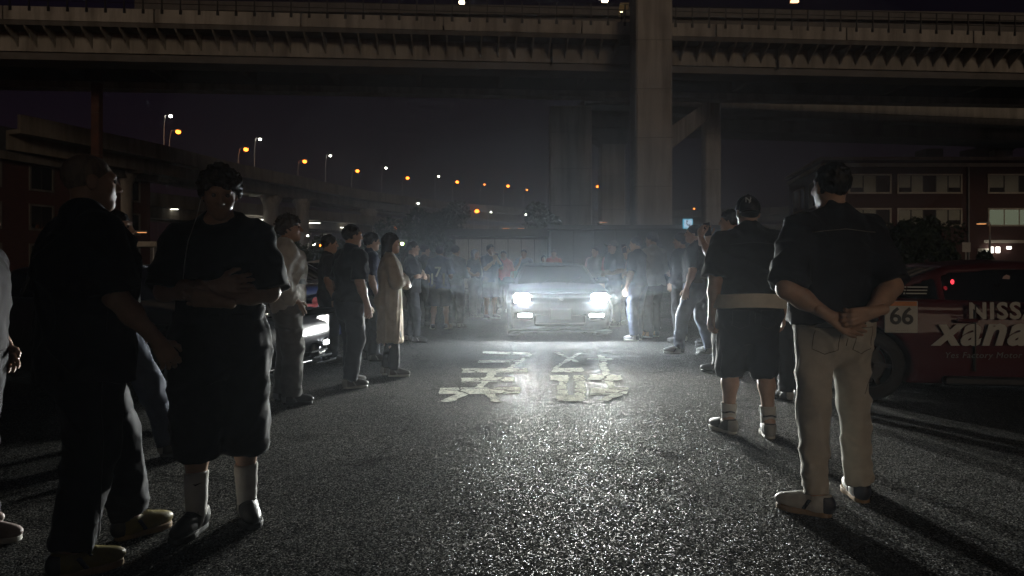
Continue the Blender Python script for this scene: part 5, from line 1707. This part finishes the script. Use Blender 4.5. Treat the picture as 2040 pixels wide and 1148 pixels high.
m = MB(); m.tube([(.085, hc3[1] - .0, hc3[2] - .03), (.10, .055, hc3[2] - .12), (.125, .13, 1.40), (.135, .165, 1.30), (.14, .18, 1.22)], .0022, 6); m.build('earphone_cable', M['vinyl'], l3[0])
an = l3[4][1][2]
m = MB(); m.prism([(-.02, .006), (-.008, -.004), (.026, .012), (-.008, .004)], .001, Matrix.Translation((an[0] - .01, an[1] + .06, .235)) @ Matrix(((-1, 0, 0, 0), (0, 0, 1, 0), (0, 1, 0, 0), (0, 0, 0, 1)))); m.build('sock_mark', M['ink'], l3[0])
l2b = person('person in jeans half hidden behind the two nearest men at left', -2.55, 4.5, 1.60, -82,
             (BLK, .9, .95, .03, 'tee'), (DENIM, .1, .02), ('short', BH), 'light', ('hang', 'hang'), {1: (.1, -.2, 6), -1: (-.1, .34, -6)}, 1.0, ((.03, .03, .03), 'b', 'low'), 0, 0, q=1, seed=35)
l2 = person('big man with shaved head and dark tee seen from behind, nearest at left', -1.83, 3.02, 1.73, -42,
            ((.012, .011, .018), .80, .95, .04, 'tee'), ((.010, .010, .016), .11, .035), ('buzz', (.16, .12, .09)), 'mid', ('swing', 'hang'), {1: (.14, -.10, 8), -1: (-.12, .22, -6)},
            1.26, ((.16, .125, .025), 'g', 'low'), -8, 0, q=2, seed=36)
l1 = person('person in dark top cut off by the left edge', -2.53, 3.28, 1.58, -80,
            ((.015, .012, .015), .95, .95, .03, 'tee'), ((.010, .010, .014), .12, .02), ('short', BH), 'light', ('hang', 'pocket'), {1: (.1, .1, 6), -1: (-.1, -.1, -6)}, 1.05, ((.30, .24, .22), 'w', 'low'), 0, 0, q=1, seed=37)

# stitching, pockets and collars on the nearest figures
def stitch(p, dark, pale_seam):
    rt = p[0]
    sm_ = cloth('seam_%.3f_%.3f_%.3f' % pale_seam, pale_seam)
    zb = .12 if dark == 'trousers' else .46
    for s_ in (-1, 1):
        seam(rt, 'bottom', [(s_ * .5, -.01, 1.0), (s_ * .5, -.01, zb)], (-s_, 0, 0), sm_, .002)
        x0 = s_ * .095
        seam(rt, 'bottom', [(x0 - .055, -.5, .93), (x0 - .055, -.5, .82), (x0, -.5, .795), (x0 + .055, -.5, .82), (x0 + .055, -.5, .93), (x0 - .055, -.5, .93)], (0, 1, 0), sm_, .0022, 'pocket')
        seam(rt, 'top', [(s_ * .5, .0, 1.22), (s_ * .5, .0, 1.0)], (-s_, 0, 0), sm_, .0018)
    seam(rt, 'bottom', [(.0, -.5, 1.02), (.0, -.5, .84)], (0, 1, 0), sm_, .002)
    seam(rt, 'top', [(-.16, -.5, 1.40), (0, -.5, 1.415), (.16, -.5, 1.40)], (0, 1, 0), sm_, .002)
stitch(r1, 'trousers', (.2, .18, .15)); stitch(r2, 'shorts', (.03, .03, .033)); stitch(l2, 'trousers', (.025, .024, .03))
band(r1[0], 'collar', 1.485, 1.535, .074, .080, cloth('cloth_polo_collar', (.018, .018, .024)), 1.08, -.012)

# phones in hands
def phone(label, p, d=(0, 1, 0)):
    root, hc, Rh, ARM, LEG = p
    a, e, w, hd, n, c = ARM[1]
    hd = Vector(hd).normalized(); n = Vector(n); n = (n - hd * n.dot(hd)).normalized()
    t = hd.cross(n)
    Mh = Matrix((( t.x, hd.x, n.x, 0), (t.y, hd.y, n.y, 0), (t.z, hd.z, n.z, 0), (0, 0, 0, 1)))
    S = root.scale[0]
    pos = Vector(w) + hd * .10 + n * .034
    Mr = Matrix.LocRotScale(root.location, root.rotation_euler, root.scale)
    m = MB(); m.box((-.037, -.075, -.004), (.037, .075, .004), bev=.003)
    o = m.build('smartphone', M['phone'])
    o.matrix_world = Mr @ Matrix.Translation(pos) @ Mh
    tag(o, label, 'phone', 'phones held up by the crowd')
phone('black phone held up by the tall man in pale shirt', r4)
phone('phone held to the face by the person in navy tee', l12)
phone('phone raised by the person in charcoal tee', r7f)
phone('phone held out by the slim person in pale trousers', l11)

# ------------------------------------------------------------------ haze
m = MB(); m.box((-170, -30, -1), (170, 330, 33))
hz = bpy.data.materials.new('haze'); hz.use_nodes = True
nt = hz.node_tree
for n in list(nt.nodes):
    if n.type != 'OUTPUT_MATERIAL': nt.nodes.remove(n)
out = [n for n in nt.nodes if n.type == 'OUTPUT_MATERIAL'][0]
pv = nt.nodes.new('ShaderNodeVolumePrincipled')
pv.inputs['Color'].default_value = (.86, .93, 1.0, 1)
pv.inputs['Density'].default_value = .0013
pv.inputs['Anisotropy'].default_value = .78
nt.links.new(pv.outputs[0], out.inputs['Volume'])
tag(m.build('haze', hz), 'pale haze and exhaust smoke filling the car park', 'haze', kind='stuff')

# exhaust smoke hanging round the headlit car: soft nested puffs of even density
sm = bpy.data.materials.new('exhaust_smoke'); sm.use_nodes = True
nt = sm.node_tree
for n in list(nt.nodes):
    if n.type != 'OUTPUT_MATERIAL': nt.nodes.remove(n)
out = [n for n in nt.nodes if n.type == 'OUTPUT_MATERIAL'][0]
pv = nt.nodes.new('ShaderNodeVolumePrincipled')
pv.inputs['Color'].default_value = (.84, .92, 1.0, 1)
pv.inputs['Density'].default_value = .027
pv.inputs['Anisotropy'].default_value = .2
nt.links.new(pv.outputs[0], out.inputs['Volume'])
smoke = empty('exhaust_smoke', (.8, 11.0, 3.21)); tag(smoke, 'pale exhaust smoke glowing round the headlit car', 'smoke', kind='stuff')
for k, f_ in enumerate((1.0, .74, .5)):
    m = MB()
    prof = [(max(.001, math.cos(t)), math.sin(t)) for t in np.linspace(-math.pi / 2, math.pi / 2, 15)]
    m.lathe(prof, 28, Matrix.Translation((0, 0, -.55 * k)) @ Matrix.Diagonal((6.0 * f_, 4.2 * f_, 2.5 * f_, 1)))
    o = m.build('smoke_puff', sm, smoke, True); o['kind'] = 'stuff'

# box truck added out of view behind the camera, shading the nearest left figures
tk = empty('added_shade_truck', (-.1, -4.3, 0)); tag(tk, 'added white box truck behind the camera, shading the left foreground', 'truck')
m = MB(); m.box((-2.6, -1.1, .95), (2.3, 1.1, 3.75), bev=.05); m.build('cargo_box', M['white_paint'], tk)
m = MB(); m.box((-4.4, -1.0, .45), (-2.65, 1.0, 2.5), bev=.18); m.build('cab', paint('white_truck_paint', (.55, .55, .53)), tk)
m = MB(); m.box((-4.43, -.85, 1.45), (-3.8, .85, 2.25), bev=.1); m.build('windscreen', M['glass_car'], tk)
m = MB(); m.box((-3.8, -.45, .6), (2.2, .45, .93)); m.build('chassis', M['dark_steel'], tk)
for x in (1.3, -3.5):
    for s_ in (-1, 1): wheel(tk, x, s_ * .92, .42, s_, .25, 8)
